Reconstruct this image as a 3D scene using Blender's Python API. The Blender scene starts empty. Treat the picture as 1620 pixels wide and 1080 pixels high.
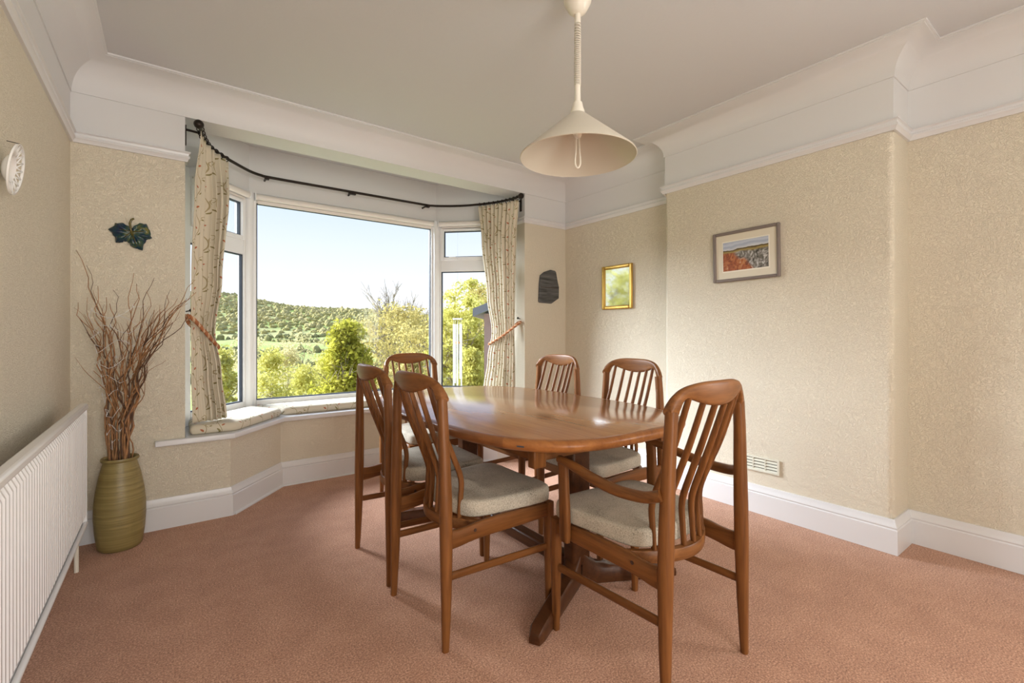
import bpy, bmesh, math, random
import numpy as np
from mathutils import Vector, Matrix, noise as mnoise

# ---------------------------------------------------------------- camera, world, lights, exposure
S = bpy.context.scene
COL = S.collection
PI = math.pi
FPX, CXP, CYP, YAW, EYE = 735.0, 810.0, 526.5, math.radians(36.4), 1.15

cam = bpy.data.cameras.new('camera'); camo = bpy.data.objects.new('camera', cam); COL.objects.link(camo)
cam.sensor_width = 36.0; cam.lens = 36.0 * FPX / 1620.0
cam.shift_y = -(540.0 - CYP) / 1620.0
cam.clip_start = 0.02; cam.clip_end = 5000
camo.location = (0, 0, EYE); camo.rotation_euler = (PI / 2, 0, -YAW)
S.camera = camo

S.view_settings.view_transform = 'Standard'; S.view_settings.look = 'None'
S.view_settings.gamma = 1.0; S.view_settings.use_curve_mapping = False
S.view_settings.exposure = 0.17
try:
    S.cycles.use_denoising = True
    S.cycles.max_bounces = 10; S.cycles.diffuse_bounces = 6; S.cycles.transparent_max_bounces = 24
    S.cycles.sample_clamp_indirect = 6.0
except Exception:
    pass

W = bpy.data.worlds.new('sky'); S.world = W; W.use_nodes = True
nt = W.node_tree; nt.nodes.clear()
_o = nt.nodes.new('ShaderNodeOutputWorld'); _b = nt.nodes.new('ShaderNodeBackground')
_tc = nt.nodes.new('ShaderNodeTexCoord'); _sx = nt.nodes.new('ShaderNodeSeparateXYZ'); _rp = nt.nodes.new('ShaderNodeValToRGB')
nt.links.new(_tc.outputs['Generated'], _sx.inputs[0]); nt.links.new(_sx.outputs['Z'], _rp.inputs[0])
nt.links.new(_rp.outputs[0], _b.inputs[0]); nt.links.new(_b.outputs[0], _o.inputs[0])
_e = _rp.color_ramp.elements
_e[0].position = 0.05; _e[0].color = (0.96, 0.98, 1.0, 1)
_e[1].position = 0.75; _e[1].color = (0.26, 0.48, 1.0, 1)
_m = _e.new(0.26); _m.color = (0.64, 0.77, 0.97, 1)
_b.inputs[1].default_value = 1.05

def add_light(name, kind, loc, direction, energy, color, **kw):
    l = bpy.data.lights.new(name, kind); l.energy = energy; l.color = color
    for k, v in kw.items(): setattr(l, k, v)
    o = bpy.data.objects.new(name, l); COL.objects.link(o); o.location = loc
    o.rotation_euler = Vector(direction).to_track_quat('-Z', 'Y').to_euler()
    return o
add_light('sun', 'SUN', (0, 20, 20), (0.52, -0.714, -0.49), 17.0, (0.86, 0.93, 1.0), angle=math.radians(44))
# added fill lamp, shining in through a made-up glazed door behind the camera
add_light('rear_fill_lamp', 'AREA', (0.52, -2.03, 1.20), (0, 1, 0), 66.0, (1.0, 0.95, 0.87),
          shape='RECTANGLE', size=1.6, size_y=2.1)

add_light('side_fill_lamp', 'AREA', (3.44, -1.0, 1.5), (-1, 0, 0), 46.0, (1.0, 0.97, 0.92), shape='RECTANGLE', size=1.3, size_y=1.2)  # second added fill lamp, outside a made-up window, to brighten the left wall

# ---------------------------------------------------------------- helpers
R = random.Random(7)
NR = np.random.default_rng(11)
FW = np.array([math.sin(YAW), math.cos(YAW), 0.0]); RT = np.array([math.cos(YAW), -math.sin(YAW), 0.0]); UP = np.array([0, 0, 1.0])
def at(u, v, depth):
    """photo pixel and distance along the view axis -> world point"""
    return np.array([0, 0, EYE]) + depth * (FW + RT * (u - CXP) / FPX + UP * (CYP - v) / FPX)

def tag(o, label=None, cat=None, group=None, kind=None):
    if label: o['label'] = label
    if cat: o['category'] = cat
    if group: o['group'] = group
    if kind: o['kind'] = kind
    return o
def empty(name, loc=(0, 0, 0), rz=0.0):
    o = bpy.data.objects.new(name, None); COL.objects.link(o); o.location = loc; o.rotation_euler = (0, 0, rz)
    o.empty_display_size = 0.1
    return o
def link(name, me, mat, parent=None, smooth=False):
    mats = mat if isinstance(mat, (list, tuple)) else [mat]
    for m in mats: me.materials.append(m)
    if smooth:
        me.polygons.foreach_set('use_smooth', [True] * len(me.polygons))
    o = bpy.data.objects.new(name, me); COL.objects.link(o)
    if parent: o.parent = parent
    return o

class MB:
    def __init__(self): self.v = []; self.f = []; self.mi = []; self.cur = 0
    def add(self, vs, fs):
        b = len(self.v); self.v += [tuple(map(float, p)) for p in vs]
        for f in fs: self.f.append([b + i for i in f]); self.mi.append(self.cur)
        return self
    def box(self, x0, x1, y0, y1, z0, z1):
        return self.add([(x0,y0,z0),(x1,y0,z0),(x1,y1,z0),(x0,y1,z0),(x0,y0,z1),(x1,y0,z1),(x1,y1,z1),(x0,y1,z1)],
                        [(0,3,2,1),(4,5,6,7),(0,1,5,4),(1,2,6,5),(2,3,7,6),(3,0,4,7)])
    def obox(self, p0, p1, off0, off1, z0, z1):
        """box along plan segment p0-p1, between offsets off0..off1 on its right side"""
        p0 = np.array(p0[:2], float); p1 = np.array(p1[:2], float); d = (p1 - p0) / np.linalg.norm(p1 - p0); n = np.array([d[1], -d[0]])
        c = [p0 + n*off0, p1 + n*off0, p1 + n*off1, p0 + n*off1]
        return self.add([(*q, z0) for q in c] + [(*q, z1) for q in c],
                        [(0,1,2,3),(7,6,5,4),(0,4,5,1),(1,5,6,2),(2,6,7,3),(3,7,4,0)])
    def loft(self, rings, caps=True, closed=True):
        n = len(rings[0]); b = len(self.v); vs = [p for r in rings for p in r]; fs = []
        for i in range(len(rings) - 1):
            for j in range(n if closed else n - 1):
                k = (j + 1) % n
                fs.append((i*n + j, i*n + k, (i+1)*n + k, (i+1)*n + j))
        if caps and closed:
            fs.append(tuple(reversed(range(n)))); fs.append(tuple((len(rings)-1)*n + j for j in range(n)))
        return self.add(vs, fs)
    def tube(self, pts, radii, n=8, aspect=1.0, up=None, power=2.0, caps=True):
        pts = [np.array(p, float) for p in pts]
        if not isinstance(radii, (list, tuple, np.ndarray)): radii = [radii] * len(pts)
        rings = []; prev = None
        for i, p in enumerate(pts):
            t = pts[min(i+1, len(pts)-1)] - pts[max(i-1, 0)]; t = t / (np.linalg.norm(t) + 1e-12)
            if up is not None: a = np.cross(np.array(up, float), t)
            elif prev is None:
                h = np.array([0, 0, 1.0]) if abs(t[2]) < 0.9 else np.array([1.0, 0, 0]); a = np.cross(h, t)
            else: a = prev - t * (prev @ t)
            a = a / (np.linalg.norm(a) + 1e-12); prev = a; b = np.cross(t, a)
            ring = []
            for k in range(n):
                th = 2*PI*(k + 0.5)/n; c, s = math.cos(th), math.sin(th)
                c = math.copysign(abs(c)**(2/power), c); s = math.copysign(abs(s)**(2/power), s)
                ring.append(p + a*c*radii[i] + b*s*radii[i]*aspect)
            rings.append(ring)
        return self.loft(rings, caps)
    def lathe(self, prof, n=32, c=(0, 0, 0)):
        rings = []
        for r, z in prof:
            rings.append([(c[0] + r*math.cos(2*PI*k/n), c[1] + r*math.sin(2*PI*k/n), c[2] + z) for k in range(n)])
        return self.loft(rings, caps=False)
    def prism(self, poly, z0, z1):
        n = len(poly)
        return self.add([(x, y, z0) for x, y in poly] + [(x, y, z1) for x, y in poly],
                        [tuple(reversed(range(n))), tuple(range(n, 2*n))] + [(i, (i+1) % n, n + (i+1) % n, n + i) for i in range(n)])
    def mesh(self, name):
        me = bpy.data.meshes.new(name); me.from_pydata(self.v, [], self.f)
        if any(self.mi): me.polygons.foreach_set('material_index', self.mi)
        bm = bmesh.new(); bm.from_mesh(me); bmesh.ops.recalc_face_normals(bm, faces=bm.faces); bm.to_mesh(me); bm.free()
        me.update(); return me
    def build(self, name, mat, parent=None, smooth=False, bevel=0.0, seg=2, auto=None):
        me = self.mesh(name); o = link(name, me, mat, parent, smooth)
        if bevel:
            m = o.modifiers.new('bevel', 'BEVEL'); m.width = bevel; m.segments = seg; m.limit_method = 'ANGLE'; m.angle_limit = math.radians(40)
            me.polygons.foreach_set('use_smooth', [True] * len(me.polygons))
            try: me.set_sharp_from_angle(angle=math.radians(60))
            except Exception: pass
        elif auto:
            me.polygons.foreach_set('use_smooth', [True] * len(me.polygons))
            try: me.set_sharp_from_angle(angle=math.radians(auto))
            except Exception: pass
        return o

def offset_path(path, d):
    """offset an open plan path to its right by d, mitred"""
    P = [np.array(p, float) for p in path]; out = []
    for i, p in enumerate(P):
        ns = []
        if i > 0: t = P[i] - P[i-1]; t /= np.linalg.norm(t); ns.append(np.array([t[1], -t[0]]))
        if i < len(P)-1: t = P[i+1] - P[i]; t /= np.linalg.norm(t); ns.append(np.array([t[1], -t[0]]))
        if len(ns) == 1: out.append(p + ns[0]*d)
        else:
            m = ns[0] + ns[1]; m /= np.linalg.norm(m); out.append(p + m * d / max(0.2, m @ ns[0]))
    return out
def sweep(name, prof, path, mat, closed_prof=True, auto=35, parent=None, dz=None, ztop=None):
    """prof: list of (offset into room, z)"""
    offs = [offset_path(path, o) for o, z in prof]
    def zz(i, z):
        if dz is None: return z
        if ztop is None: return z + dz[i]
        return z + dz[i]*max(0.0, min(1.0, (ztop - z)/(ztop - 2.45)))
    rings = [[(offs[k][i][0], offs[k][i][1], zz(i, prof[k][1])) for k in range(len(prof))] for i in range(len(path))]
    return MB().loft(rings, caps=closed_prof, closed=closed_prof).build(name, mat, parent, auto=auto)

# ---------------------------------------------------------------- materials
MATS = {}
def newmat(name):
    m = bpy.data.materials.new(name); m.use_nodes = True; t = m.node_tree; t.nodes.clear()
    o = t.nodes.new('ShaderNodeOutputMaterial'); p = t.nodes.new('ShaderNodeBsdfPrincipled'); t.links.new(p.outputs[0], o.inputs[0])
    return m, t, p, o
def N(t, kind, **kw):
    n = t.nodes.new(kind)
    for k, v in kw.items():
        if k in n.inputs: n.inputs[k].default_value = v
        else: setattr(n, k, v)
    return n
def coords(t, kind='Object', scale=(1, 1, 1), rot=(0, 0, 0)):
    c = t.nodes.new('ShaderNodeTexCoord'); m = t.nodes.new('ShaderNodeMapping')
    m.inputs['Scale'].default_value = scale; m.inputs['Rotation'].default_value = rot
    t.links.new(c.outputs[kind], m.inputs[0]); return m.outputs[0]
def ramp(t, fac, stops):
    r = t.nodes.new('ShaderNodeValToRGB'); e = r.color_ramp.elements
    e[0].position = stops[0][0]; e[0].color = (*stops[0][1], 1); e[1].position = stops[-1][0]; e[1].color = (*stops[-1][1], 1)
    for p, c in stops[1:-1]: x = e.new(p); x.color = (*c, 1)
    t.links.new(fac, r.inputs[0]); return r.outputs[0]
def bump(t, p, height, strength, dist):
    b = t.nodes.new('ShaderNodeBump'); b.inputs['Strength'].default_value = strength; b.inputs['Distance'].default_value = dist
    t.links.new(height, b.inputs['Height']); t.links.new(b.outputs[0], p.inputs['Normal'])
def plain(name, col, rough=0.5, metal=0.0, spec=None, nscale=0, namt=0.0, bscale=0, bstr=0.2, bdist=0.002):
    m, t, p, o = newmat(name)
    p.inputs['Base Color'].default_value = (*col, 1); p.inputs['Roughness'].default_value = rough; p.inputs['Metallic'].default_value = metal
    if spec is not None: p.inputs['Specular IOR Level'].default_value = spec
    if nscale:
        n = N(t, 'ShaderNodeTexNoise', Scale=nscale, Detail=4.0); t.links.new(coords(t), n.inputs['Vector'])
        t.links.new(ramp(t, n.outputs[0], [(0.3, tuple(c*(1-namt) for c in col)), (0.7, tuple(min(1, c*(1+namt)) for c in col))]), p.inputs['Base Color'])
    if bscale:
        n = N(t, 'ShaderNodeTexNoise', Scale=bscale, Detail=3.0); t.links.new(coords(t), n.inputs['Vector']); bump(t, p, n.outputs[0], bstr, bdist)
    MATS[name] = m; return m

def wallpaper(name, col):
    m, t, p, o = newmat(name); v = coords(t)
    n = N(t, 'ShaderNodeTexNoise', Scale=70.0, Detail=2.0, Roughness=0.5, Distortion=1.6); t.links.new(v, n.inputs['Vector'])
    r = ramp(t, n.outputs[0], [(0.40, (0, 0, 0)), (0.52, (1, 1, 1)), (0.62, (0.55, 0.55, 0.55))])
    bump(t, p, r, 0.75, 0.0040)
    n2 = N(t, 'ShaderNodeTexNoise', Scale=2.0, Detail=3.0); t.links.new(v, n2.inputs['Vector'])
    t.links.new(ramp(t, n2.outputs[0], [(0.3, tuple(c*0.97 for c in col)), (0.7, col)]), p.inputs['Base Color'])
    p.inputs['Roughness'].default_value = 0.62; p.inputs['Specular IOR Level'].default_value = 0.3
    return m
def wood(name, light, dark, axis='z', rough=0.32, gs=1.0, coat=0.0):
    m, t, p, o = newmat(name)
    sc = {'x': (1.6, 26, 26), 'y': (26, 1.6, 26), 'z': (26, 26, 1.6)}[axis]; sc = tuple(s*gs for s in sc)
    v = coords(t, 'Object', sc)
    n = N(t, 'ShaderNodeTexNoise', Scale=1.0, Detail=5.0, Roughness=0.6, Distortion=0.6); t.links.new(v, n.inputs['Vector'])
    v2 = coords(t, 'Object', tuple(s*5 for s in sc))
    n2 = N(t, 'ShaderNodeTexNoise', Scale=1.0, Detail=3.0); t.links.new(v2, n2.inputs['Vector'])
    mx = N(t, 'ShaderNodeMath', operation='MULTIPLY_ADD'); t.links.new(n2.outputs[0], mx.inputs[0]); mx.inputs[1].default_value = 0.35; t.links.new(n.outputs[0], mx.inputs[2])
    mid = tuple((a+b)/2 for a, b in zip(light, dark))
    t.links.new(ramp(t, mx.outputs[0], [(0.42, dark), (0.62, mid), (0.88, light)]), p.inputs['Base Color'])
    p.inputs['Roughness'].default_value = rough; p.inputs['Specular IOR Level'].default_value = 0.5 if coat else 0.25
    if coat: p.inputs['Coat Weight'].default_value = coat; p.inputs['Coat Roughness'].default_value = 0.16
    bump(t, p, mx.outputs[0], 0.06, 0.001)
    return m
def carpet():
    m, t, p, o = newmat('carpet'); v = coords(t)
    n = N(t, 'ShaderNodeTexNoise', Scale=160.0, Detail=3.0, Roughness=0.85); t.links.new(v, n.inputs['Vector'])
    n2 = N(t, 'ShaderNodeTexNoise', Scale=7.0, Detail=5.0, Roughness=0.6); t.links.new(v, n2.inputs['Vector'])
    a = N(t, 'ShaderNodeMath', operation='MULTIPLY_ADD'); t.links.new(n2.outputs[0], a.inputs[0]); a.inputs[1].default_value = 0.13; t.links.new(n.outputs[0], a.inputs[2])
    t.links.new(ramp(t, a.outputs[0], [(0.38, (0.17, 0.074, 0.042)), (0.56, (0.50, 0.248, 0.150)), (0.72, (0.82, 0.51, 0.35))]), p.inputs['Base Color'])
    p.inputs['Roughness'].default_value = 0.95; p.inputs['Specular IOR Level'].default_value = 0.1
    p.inputs['Sheen Weight'].default_value = 0.25
    bump(t, p, n.outputs[0], 0.8, 0.005)
    return m
def fabric(name, col, var=0.12, weave=420.0):
    m, t, p, o = newmat(name); v = coords(t)
    n = N(t, 'ShaderNodeTexNoise', Scale=weave, Detail=2.0); t.links.new(v, n.inputs['Vector'])
    n2 = N(t, 'ShaderNodeTexNoise', Scale=9.0, Detail=4.0); t.links.new(v, n2.inputs['Vector'])
    a = N(t, 'ShaderNodeMath', operation='MULTIPLY_ADD'); t.links.new(n2.outputs[0], a.inputs[0]); a.inputs[1].default_value = 0.5; t.links.new(n.outputs[0], a.inputs[2])
    t.links.new(ramp(t, a.outputs[0], [(0.52, tuple(c*0.45 for c in col)), (0.62, tuple(c*(1-var) for c in col)), (0.95, tuple(min(1, c*(1+var)) for c in col))]), p.inputs['Base Color'])
    p.inputs['Roughness'].default_value = 0.92; p.inputs['Specular IOR Level'].default_value = 0.15
    bump(t, p, n.outputs[0], 0.5, 0.0015); return m
class EX:
    """tiny wrapper: arithmetic on shader sockets builds Math nodes"""
    def __init__(self, t, sock): self.t = t; self.s = sock
    def op(self, kind, *o):
        n = self.t.nodes.new('ShaderNodeMath'); n.operation = kind
        for k, q in enumerate((self,) + o):
            if isinstance(q, EX): self.t.links.new(q.s, n.inputs[k])
            else: n.inputs[k].default_value = q
        return EX(self.t, n.outputs[0])
    def __add__(self, o): return self.op('ADD', o)
    def __sub__(self, o): return self.op('SUBTRACT', o)
    def __mul__(self, o): return self.op('MULTIPLY', o)
    def __lt__(self, o): return self.op('LESS_THAN', o)
    def __gt__(self, o): return self.op('GREATER_THAN', o)
    def mod(self, p): return self.op('FLOORED_MODULO', p)
    def sin(self): return self.op('SINE')
    def abs(self): return self.op('ABSOLUTE')
    def max(self, o): return self.op('MAXIMUM', o)
def floral(name, kind='UV'):
    """cream cloth printed with climbing olive vines, curls, rust and green leaves"""
    m, t, p, o = newmat(name); v = coords(t, kind); L = t.links.new
    sp = t.nodes.new('ShaderNodeSeparateXYZ'); L(v, sp.inputs[0]); X, Y, Z = (EX(t, sp.outputs[k]) for k in range(3))
    if kind == 'UV': U, V_ = X, Y
    else: U, V_ = X + Y*0.35, Z + Y*0.9
    PP, LA = 0.110, 0.25
    col = (U*(1/PP)).op('FLOOR'); ph = col*2.4
    xm = U.mod(PP) - PP/2
    stem = (V_*(2*PI/LA) + ph).sin()*0.020
    dx = xm - stem
    vine = dx.abs() < 0.0021
    q = LA/2; zc = (V_ + ph*(LA/(2*PI))).mod(q) - q/2
    side = ((V_ + ph*(LA/(2*PI)))*(PI/q)).sin(); sg = (side > 0)*2.0 - 1.0
    # curl: open ring on one side of the stem
    cx = dx - sg*0.021; zr = zc - 0.022; rad = (cx*cx + zr*zr).op('SQRT')
    curl = ((rad - 0.0165).abs() < 0.0019)*((zr - cx*sg*0.6) > -0.009)
    # leaves: two tilted ellipses per half wave
    def leaf(ox, oz, tilt, a, b):
        lx = dx - sg*ox; lz = zc - oz; u2 = lx*math.cos(tilt) + lz*sg*math.sin(tilt); v2 = lz*math.cos(tilt) - lx*sg*math.sin(tilt)
        return ((u2*u2)*(1/a**2) + (v2*v2)*(1/b**2)) < 1.0
    g = leaf(0.015, -0.046, 0.9, 0.0130, 0.0054).max(leaf(0.026, 0.016, 0.3, 0.0080, 0.0042))
    r = leaf(-0.022, -0.010, -0.6, 0.0130, 0.0052)
    base_c = (0.64, 0.58, 0.46, 1)
    def mix(fac, c1, c2):
        n = t.nodes.new('ShaderNodeMixRGB'); L(fac.s, n.inputs[0])
        for k, c in ((1, c1), (2, c2)):
            if isinstance(c, tuple): n.inputs[k].default_value = c
            else: L(c, n.inputs[k])
        return n.outputs[0]
    c = mix(vine.max(curl), base_c, (0.36, 0.30, 0.17, 1)); c = mix(g, c, (0.25, 0.21, 0.09, 1)); c = mix(r, c, (0.42, 0.14, 0.07, 1))
    L(c, p.inputs['Base Color']); p.inputs['Roughness'].default_value = 0.85; p.inputs['Specular IOR Level'].default_value = 0.15
    return m
def glass(name='pane_glass'):
    m, t, p, o = newmat(name); t.nodes.remove(p)
    tr = N(t, 'ShaderNodeBsdfTransparent'); gl = N(t, 'ShaderNodeBsdfGlossy', Roughness=0.0); lw = N(t, 'ShaderNodeLayerWeight', Blend=0.5); pw = N(t, 'ShaderNodeMath', operation='POWER'); pw.inputs[1].default_value = 5.0; t.links.new(lw.outputs['Facing'], pw.inputs[0])
    fr = N(t, 'ShaderNodeMath', operation='MULTIPLY_ADD'); t.links.new(pw.outputs[0], fr.inputs[0]); fr.inputs[1].default_value = 0.6; fr.inputs[2].default_value = 0.009; mx = t.nodes.new('ShaderNodeMixShader')
    t.links.new(fr.outputs[0], mx.inputs[0]); t.links.new(tr.outputs[0], mx.inputs[1]); t.links.new(gl.outputs[0], mx.inputs[2]); t.links.new(mx.outputs[0], o.inputs[0])
    return m
def leafmat(name, cols, scale=0.8, trans=0.45):
    m, t, p, o = newmat(name); t.nodes.remove(p); v = coords(t)
    n = N(t, 'ShaderNodeTexNoise', Scale=scale, Detail=6.0, Roughness=0.8); t.links.new(v, n.inputs['Vector'])
    c = ramp(t, n.outputs[0], [(0.33 + 0.34*i/(len(cols)-1), k) for i, k in enumerate(cols)])
    d = t.nodes.new('ShaderNodeBsdfDiffuse'); tl = t.nodes.new('ShaderNodeBsdfTranslucent'); mx = t.nodes.new('ShaderNodeMixShader'); mx.inputs[0].default_value = trans
    t.links.new(c, d.inputs[0]); t.links.new(c, tl.inputs[0]); t.links.new(d.outputs[0], mx.inputs[1]); t.links.new(tl.outputs[0], mx.inputs[2]); t.links.new(mx.outputs[0], o.inputs[0])
    return m

PAPER = wallpaper('cream_wallpaper', (0.77, 0.71, 0.58))
WHITE = plain('white_paint', (0.69, 0.695, 0.70), 0.5)
GLOSS = plain('white_gloss_paint', (0.70, 0.705, 0.72), 0.3)
CEIL = plain('ceiling_paint', (0.60, 0.607, 0.62), 0.8, bscale=60, bstr=0.25, bdist=0.002)
UPVC = plain('white_upvc', (0.82, 0.83, 0.84), 0.25)
GASKET = plain('dark_gasket', (0.03, 0.04, 0.06), 0.5)
CARPET = carpet()
TEAK_Z = wood('teak_vertical', (0.24, 0.092, 0.026), (0.068, 0.022, 0.0056), 'z', 0.38)
TEAK_X = wood('teak_cross', (0.27, 0.110, 0.034), (0.095, 0.032, 0.009), 'x', 0.38)
TEAK_Y = wood('teak_lengthwise', (0.24, 0.092, 0.026), (0.068, 0.023, 0.0056), 'y', 0.38)
TOPW = wood('teak_table_veneer', (0.47, 0.22, 0.085), (0.26, 0.105, 0.036), 'y', 0.2, 0.8, coat=0.7)
EDGE = wood('teak_table_edge', (0.38, 0.15, 0.045), (0.20, 0.068, 0.02), 'y', 0.28)
EDGE2 = wood('teak_table_edge_darker', (0.27, 0.105, 0.035), (0.14, 0.05, 0.017), 'y', 0.28)
DARKW = wood('dark_teak', (0.095, 0.036, 0.014), (0.04, 0.014, 0.006), 'y', 0.3)
BLOCK = wood('end_grain_teak', (0.55, 0.27, 0.10), (0.30, 0.12, 0.04), 'z', 0.4, 3.0)
OATMEAL = fabric('oatmeal_upholstery', (0.47, 0.42, 0.34), 0.2, 260.0)
FLORAL = floral('floral_curtain_cloth', 'UV')
FLORALC = floral('floral_cushion_cloth', 'Object')
LINING = plain('curtain_lining', (0.72, 0.68, 0.60), 0.9)
PANE = glass()
IRON = plain('dark_bronze_metal', (0.030, 0.022, 0.018), 0.4, 0.7)
RAD = plain('radiator_enamel', (0.80, 0.80, 0.80), 0.25)
SHADE = plain('cream_enamel', (0.62, 0.575, 0.48), 0.35)
CREAMP = plain('cream_plastic', (0.80, 0.76, 0.66), 0.35)
VASE = None

# ---------------------------------------------------------------- the room shell
XL, YB, XA, XC, XR, YF, ZC = -0.43, 3.425, 3.19, 3.04, 3.29, -1.90, 2.64
JL, JR = 0.076, 2.673                        # bay opening
ZRAIL, ZCOVE, SOF = 2.18, 2.455, 2.455
BL, BR = (0.312, YB), (2.358, YB)            # low bay wall corners
B1, B2 = (0.672, 3.845), (1.998, 3.845)
WL0, WL1, WR1, WR0 = (0.08, 3.79), (0.51, 4.22), (2.16, 4.22), (2.63, 3.75)   # window line
ZS0, ZS1, ZW0, ZW1 = 0.487, 0.52, 0.52, 2.27

def struct(o): o['kind'] = 'structure'; return o
fl = MB(); fl.add([(XL-0.1, YF-0.1, 0), (XR+0.1, YF-0.1, 0), (XR+0.1, YB+0.5, 0), (XL-0.1, YB+0.5, 0)], [(0, 1, 2, 3)])
struct(fl.build('floor', CARPET))
ce = MB(); ce.box(XL-0.1, XR+0.1, YF-0.1, 4.35, ZC, ZC+0.1)
struct(ce.build('ceiling', CEIL))

def wall_strip(mb, path, zs, mats):
    for i in range(len(zs)-1):
        mb.cur = mats[i]
        mb.loft([[(x, y, zs[i]), (x, y, zs[i+1])] for x, y in path], caps=False, closed=False)
    mb.cur = 0
w = MB(); wall_strip(w, [(XL, YF), (XL, YB)], [0, ZRAIL+0.04, ZC], [0, 1]); struct(w.build('wall_left', [PAPER, WHITE]))

def arc_corner(cx, cy, r, a0, a1, n=5):
    return [(cx + r*math.cos(a0 + (a1-a0)*i/n), cy + r*math.sin(a0 + (a1-a0)*i/n)) for i in range(n+1)]
rr = 0.03
right_paper = [(XA, YB), (XA, 2.16)] + arc_corner(XC+rr, 2.16-rr, rr, PI/2, PI) + arc_corner(XC+rr, 0.77+rr, rr, PI, 1.5*PI) + [(XR, 0.77), (XR, YF)]
right_path = [(XA, YB), (XA, 2.16), (XC, 2.16), (XC, 0.77), (XR, 0.77), (XR, YF)]
w = MB(); w.cur = 0
w.loft([[(x, y, 0), (x, y, ZRAIL+0.04)] for x, y in right_paper[:-1] + [(XR, -0.3)]], caps=False, closed=False)
w.loft([[(XR, y, 0), (XR, y, 0.9)] for y in (-0.3, -1.7)], caps=False, closed=False); w.loft([[(XR, y, 2.1), (XR, y, ZRAIL+0.04)] for y in (-0.3, -1.7)], caps=False, closed=False)  # gap left for the added side window
w.loft([[(XR, y, 0), (XR, y, ZRAIL+0.04)] for y in (-1.7, YF)], caps=False, closed=False); w.cur = 1
w.loft([[(x, y, ZRAIL+0.04), (x, y, ZC)] for x, y in right_path], caps=False, closed=False)
struct(w.build('wall_right', [PAPER, WHITE], auto=40))

w = MB()                                      # the wall round the bay: two piers, the lintel, the low wall under the seat
for x0, x1, yo in ((XL, JL, WL0[1]+0.05), (JR, XA, WR0[1]+0.05)):
    w.cur = 0; w.box(x0, x1, YB, yo, ZS0 if False else 0.0, ZRAIL+0.02); w.cur = 1; w.box(x0, x1, YB, yo, ZRAIL+0.02, ZC)
w.cur = 1; w.box(JL, JR, YB, 3.64, SOF, ZC)
w.cur = 0; w.loft([[(x, y, 0), (x, y, ZS0)] for x, y in [(JL-0.05, YB-0.0005), BL, B1, B2, BR, (JR+0.05, YB-0.0005)]], caps=False, closed=False)
struct(w.build('wall_back', [PAPER, WHITE]))
w = MB()                                      # bay wall over the windows
for a, b in (((-0.02, 3.69), WL1), (WL1, WR1), (WR1, (2.74, 3.64))):
    w.obox(a, b, 0.0, -0.12, ZW1, ZC)
struct(w.build('wall_bay', WHITE))
# unseen wall behind the camera, opening left for the added fill-light door
w = MB(); w.box(XL, -0.33, YF-0.1, YF, 0, ZC); w.box(1.37, XR, YF-0.1, YF, 0, ZC); w.box(-0.33, 1.37, YF-0.1, YF, 2.3, ZC)
struct(w.build('wall_front', PAPER))

left_path = [(XL, YF), (XL, YB)]
# coving, one run round the room
cov = [(0.0, ZCOVE-0.004), (0.006, ZCOVE-0.004), (0.006, ZCOVE+0.002)]
for i in range(13):
    a = i/12*PI/2; cov.append((0.006 + 0.150*(1-math.cos(a)), ZCOVE + 0.006 + 0.166*math.sin(a)))
cov += [(0.156, ZC-0.010), (0.166, ZC-0.009), (0.166, ZC), (0.0, ZC)]
struct(sweep('trim_1', cov, [(XL, YF), (XL, YB), (XA, YB)] + right_path[1:], WHITE, dz=[0.02, 0, 0, 0, .035, .035, .035, .035], ztop=ZC))
rail = [(0, ZRAIL), (0.012, ZRAIL), (0.016, ZRAIL+0.012), (0.024, ZRAIL+0.020), (0.024, ZRAIL+0.030), (0.017, ZRAIL+0.034), (0.020, ZRAIL+0.046), (0.028, ZRAIL+0.052), (0.026, ZRAIL+0.058), (0, ZRAIL+0.060)]
struct(sweep('trim_2', rail, [(XL, YF), (XL, YB), (JL, YB), (JL, YB+0.06)], GLOSS, dz=[0.03, 0, 0, 0]))
struct(sweep('trim_3', rail, [(JR, YB+0.14), (JR, YB), (XA, YB)] + right_path[1:], GLOSS, dz=[0, 0, 0, 0, .026, .026, .026, .026]))
skirt = [(0, 0.178), (0.007, 0.178), (0.010, 0.170), (0.011, 0.160), (0.016, 0.150), (0.021, 0.140), (0.018, 0.132), (0.023, 0.126), (0.024, 0.001), (0, 0.001)]
struct(sweep('baseboard_left', skirt, [(XL, YF), (XL, YB-0.0)], GLOSS))
struct(sweep('baseboard_back', skirt, [(XL+0.02, YB), BL, B1, B2, BR, (XA-0.02, YB)], GLOSS))
struct(sweep('baseboard_right', skirt, [(XA, YB-0.02)] + right_path[1:], GLOSS))
# thin quadrant bead at the foot of the bay skirting
qd = [(0.024, 0.002), (0.036, 0.002), (0.034, 0.012), (0.024, 0.016)]
struct(sweep('trim_4', qd, [BL, B1, B2, BR], GLOSS))

# window seat board
sill = [(-0.068, YB-0.04)] + [tuple(p) for p in offset_path([(XL, YB), BL, B1, B2, BR, (XA, YB)], 0.04)[1:5]] + [(2.82, YB-0.04), (2.82, YB-0.001), (JR-0.001, YB-0.001), (JR-0.001, 3.72), (2.18, 4.25), (0.49, 4.25), (JL+0.001, 3.80), (JL+0.001, YB-0.001), (-0.068, YB-0.001)]
so = MB().prism(sill, ZS0, ZS1).build('window_sill', GLOSS, bevel=0.004)
tag(struct(so), 'white painted window seat board running round the bay')

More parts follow.
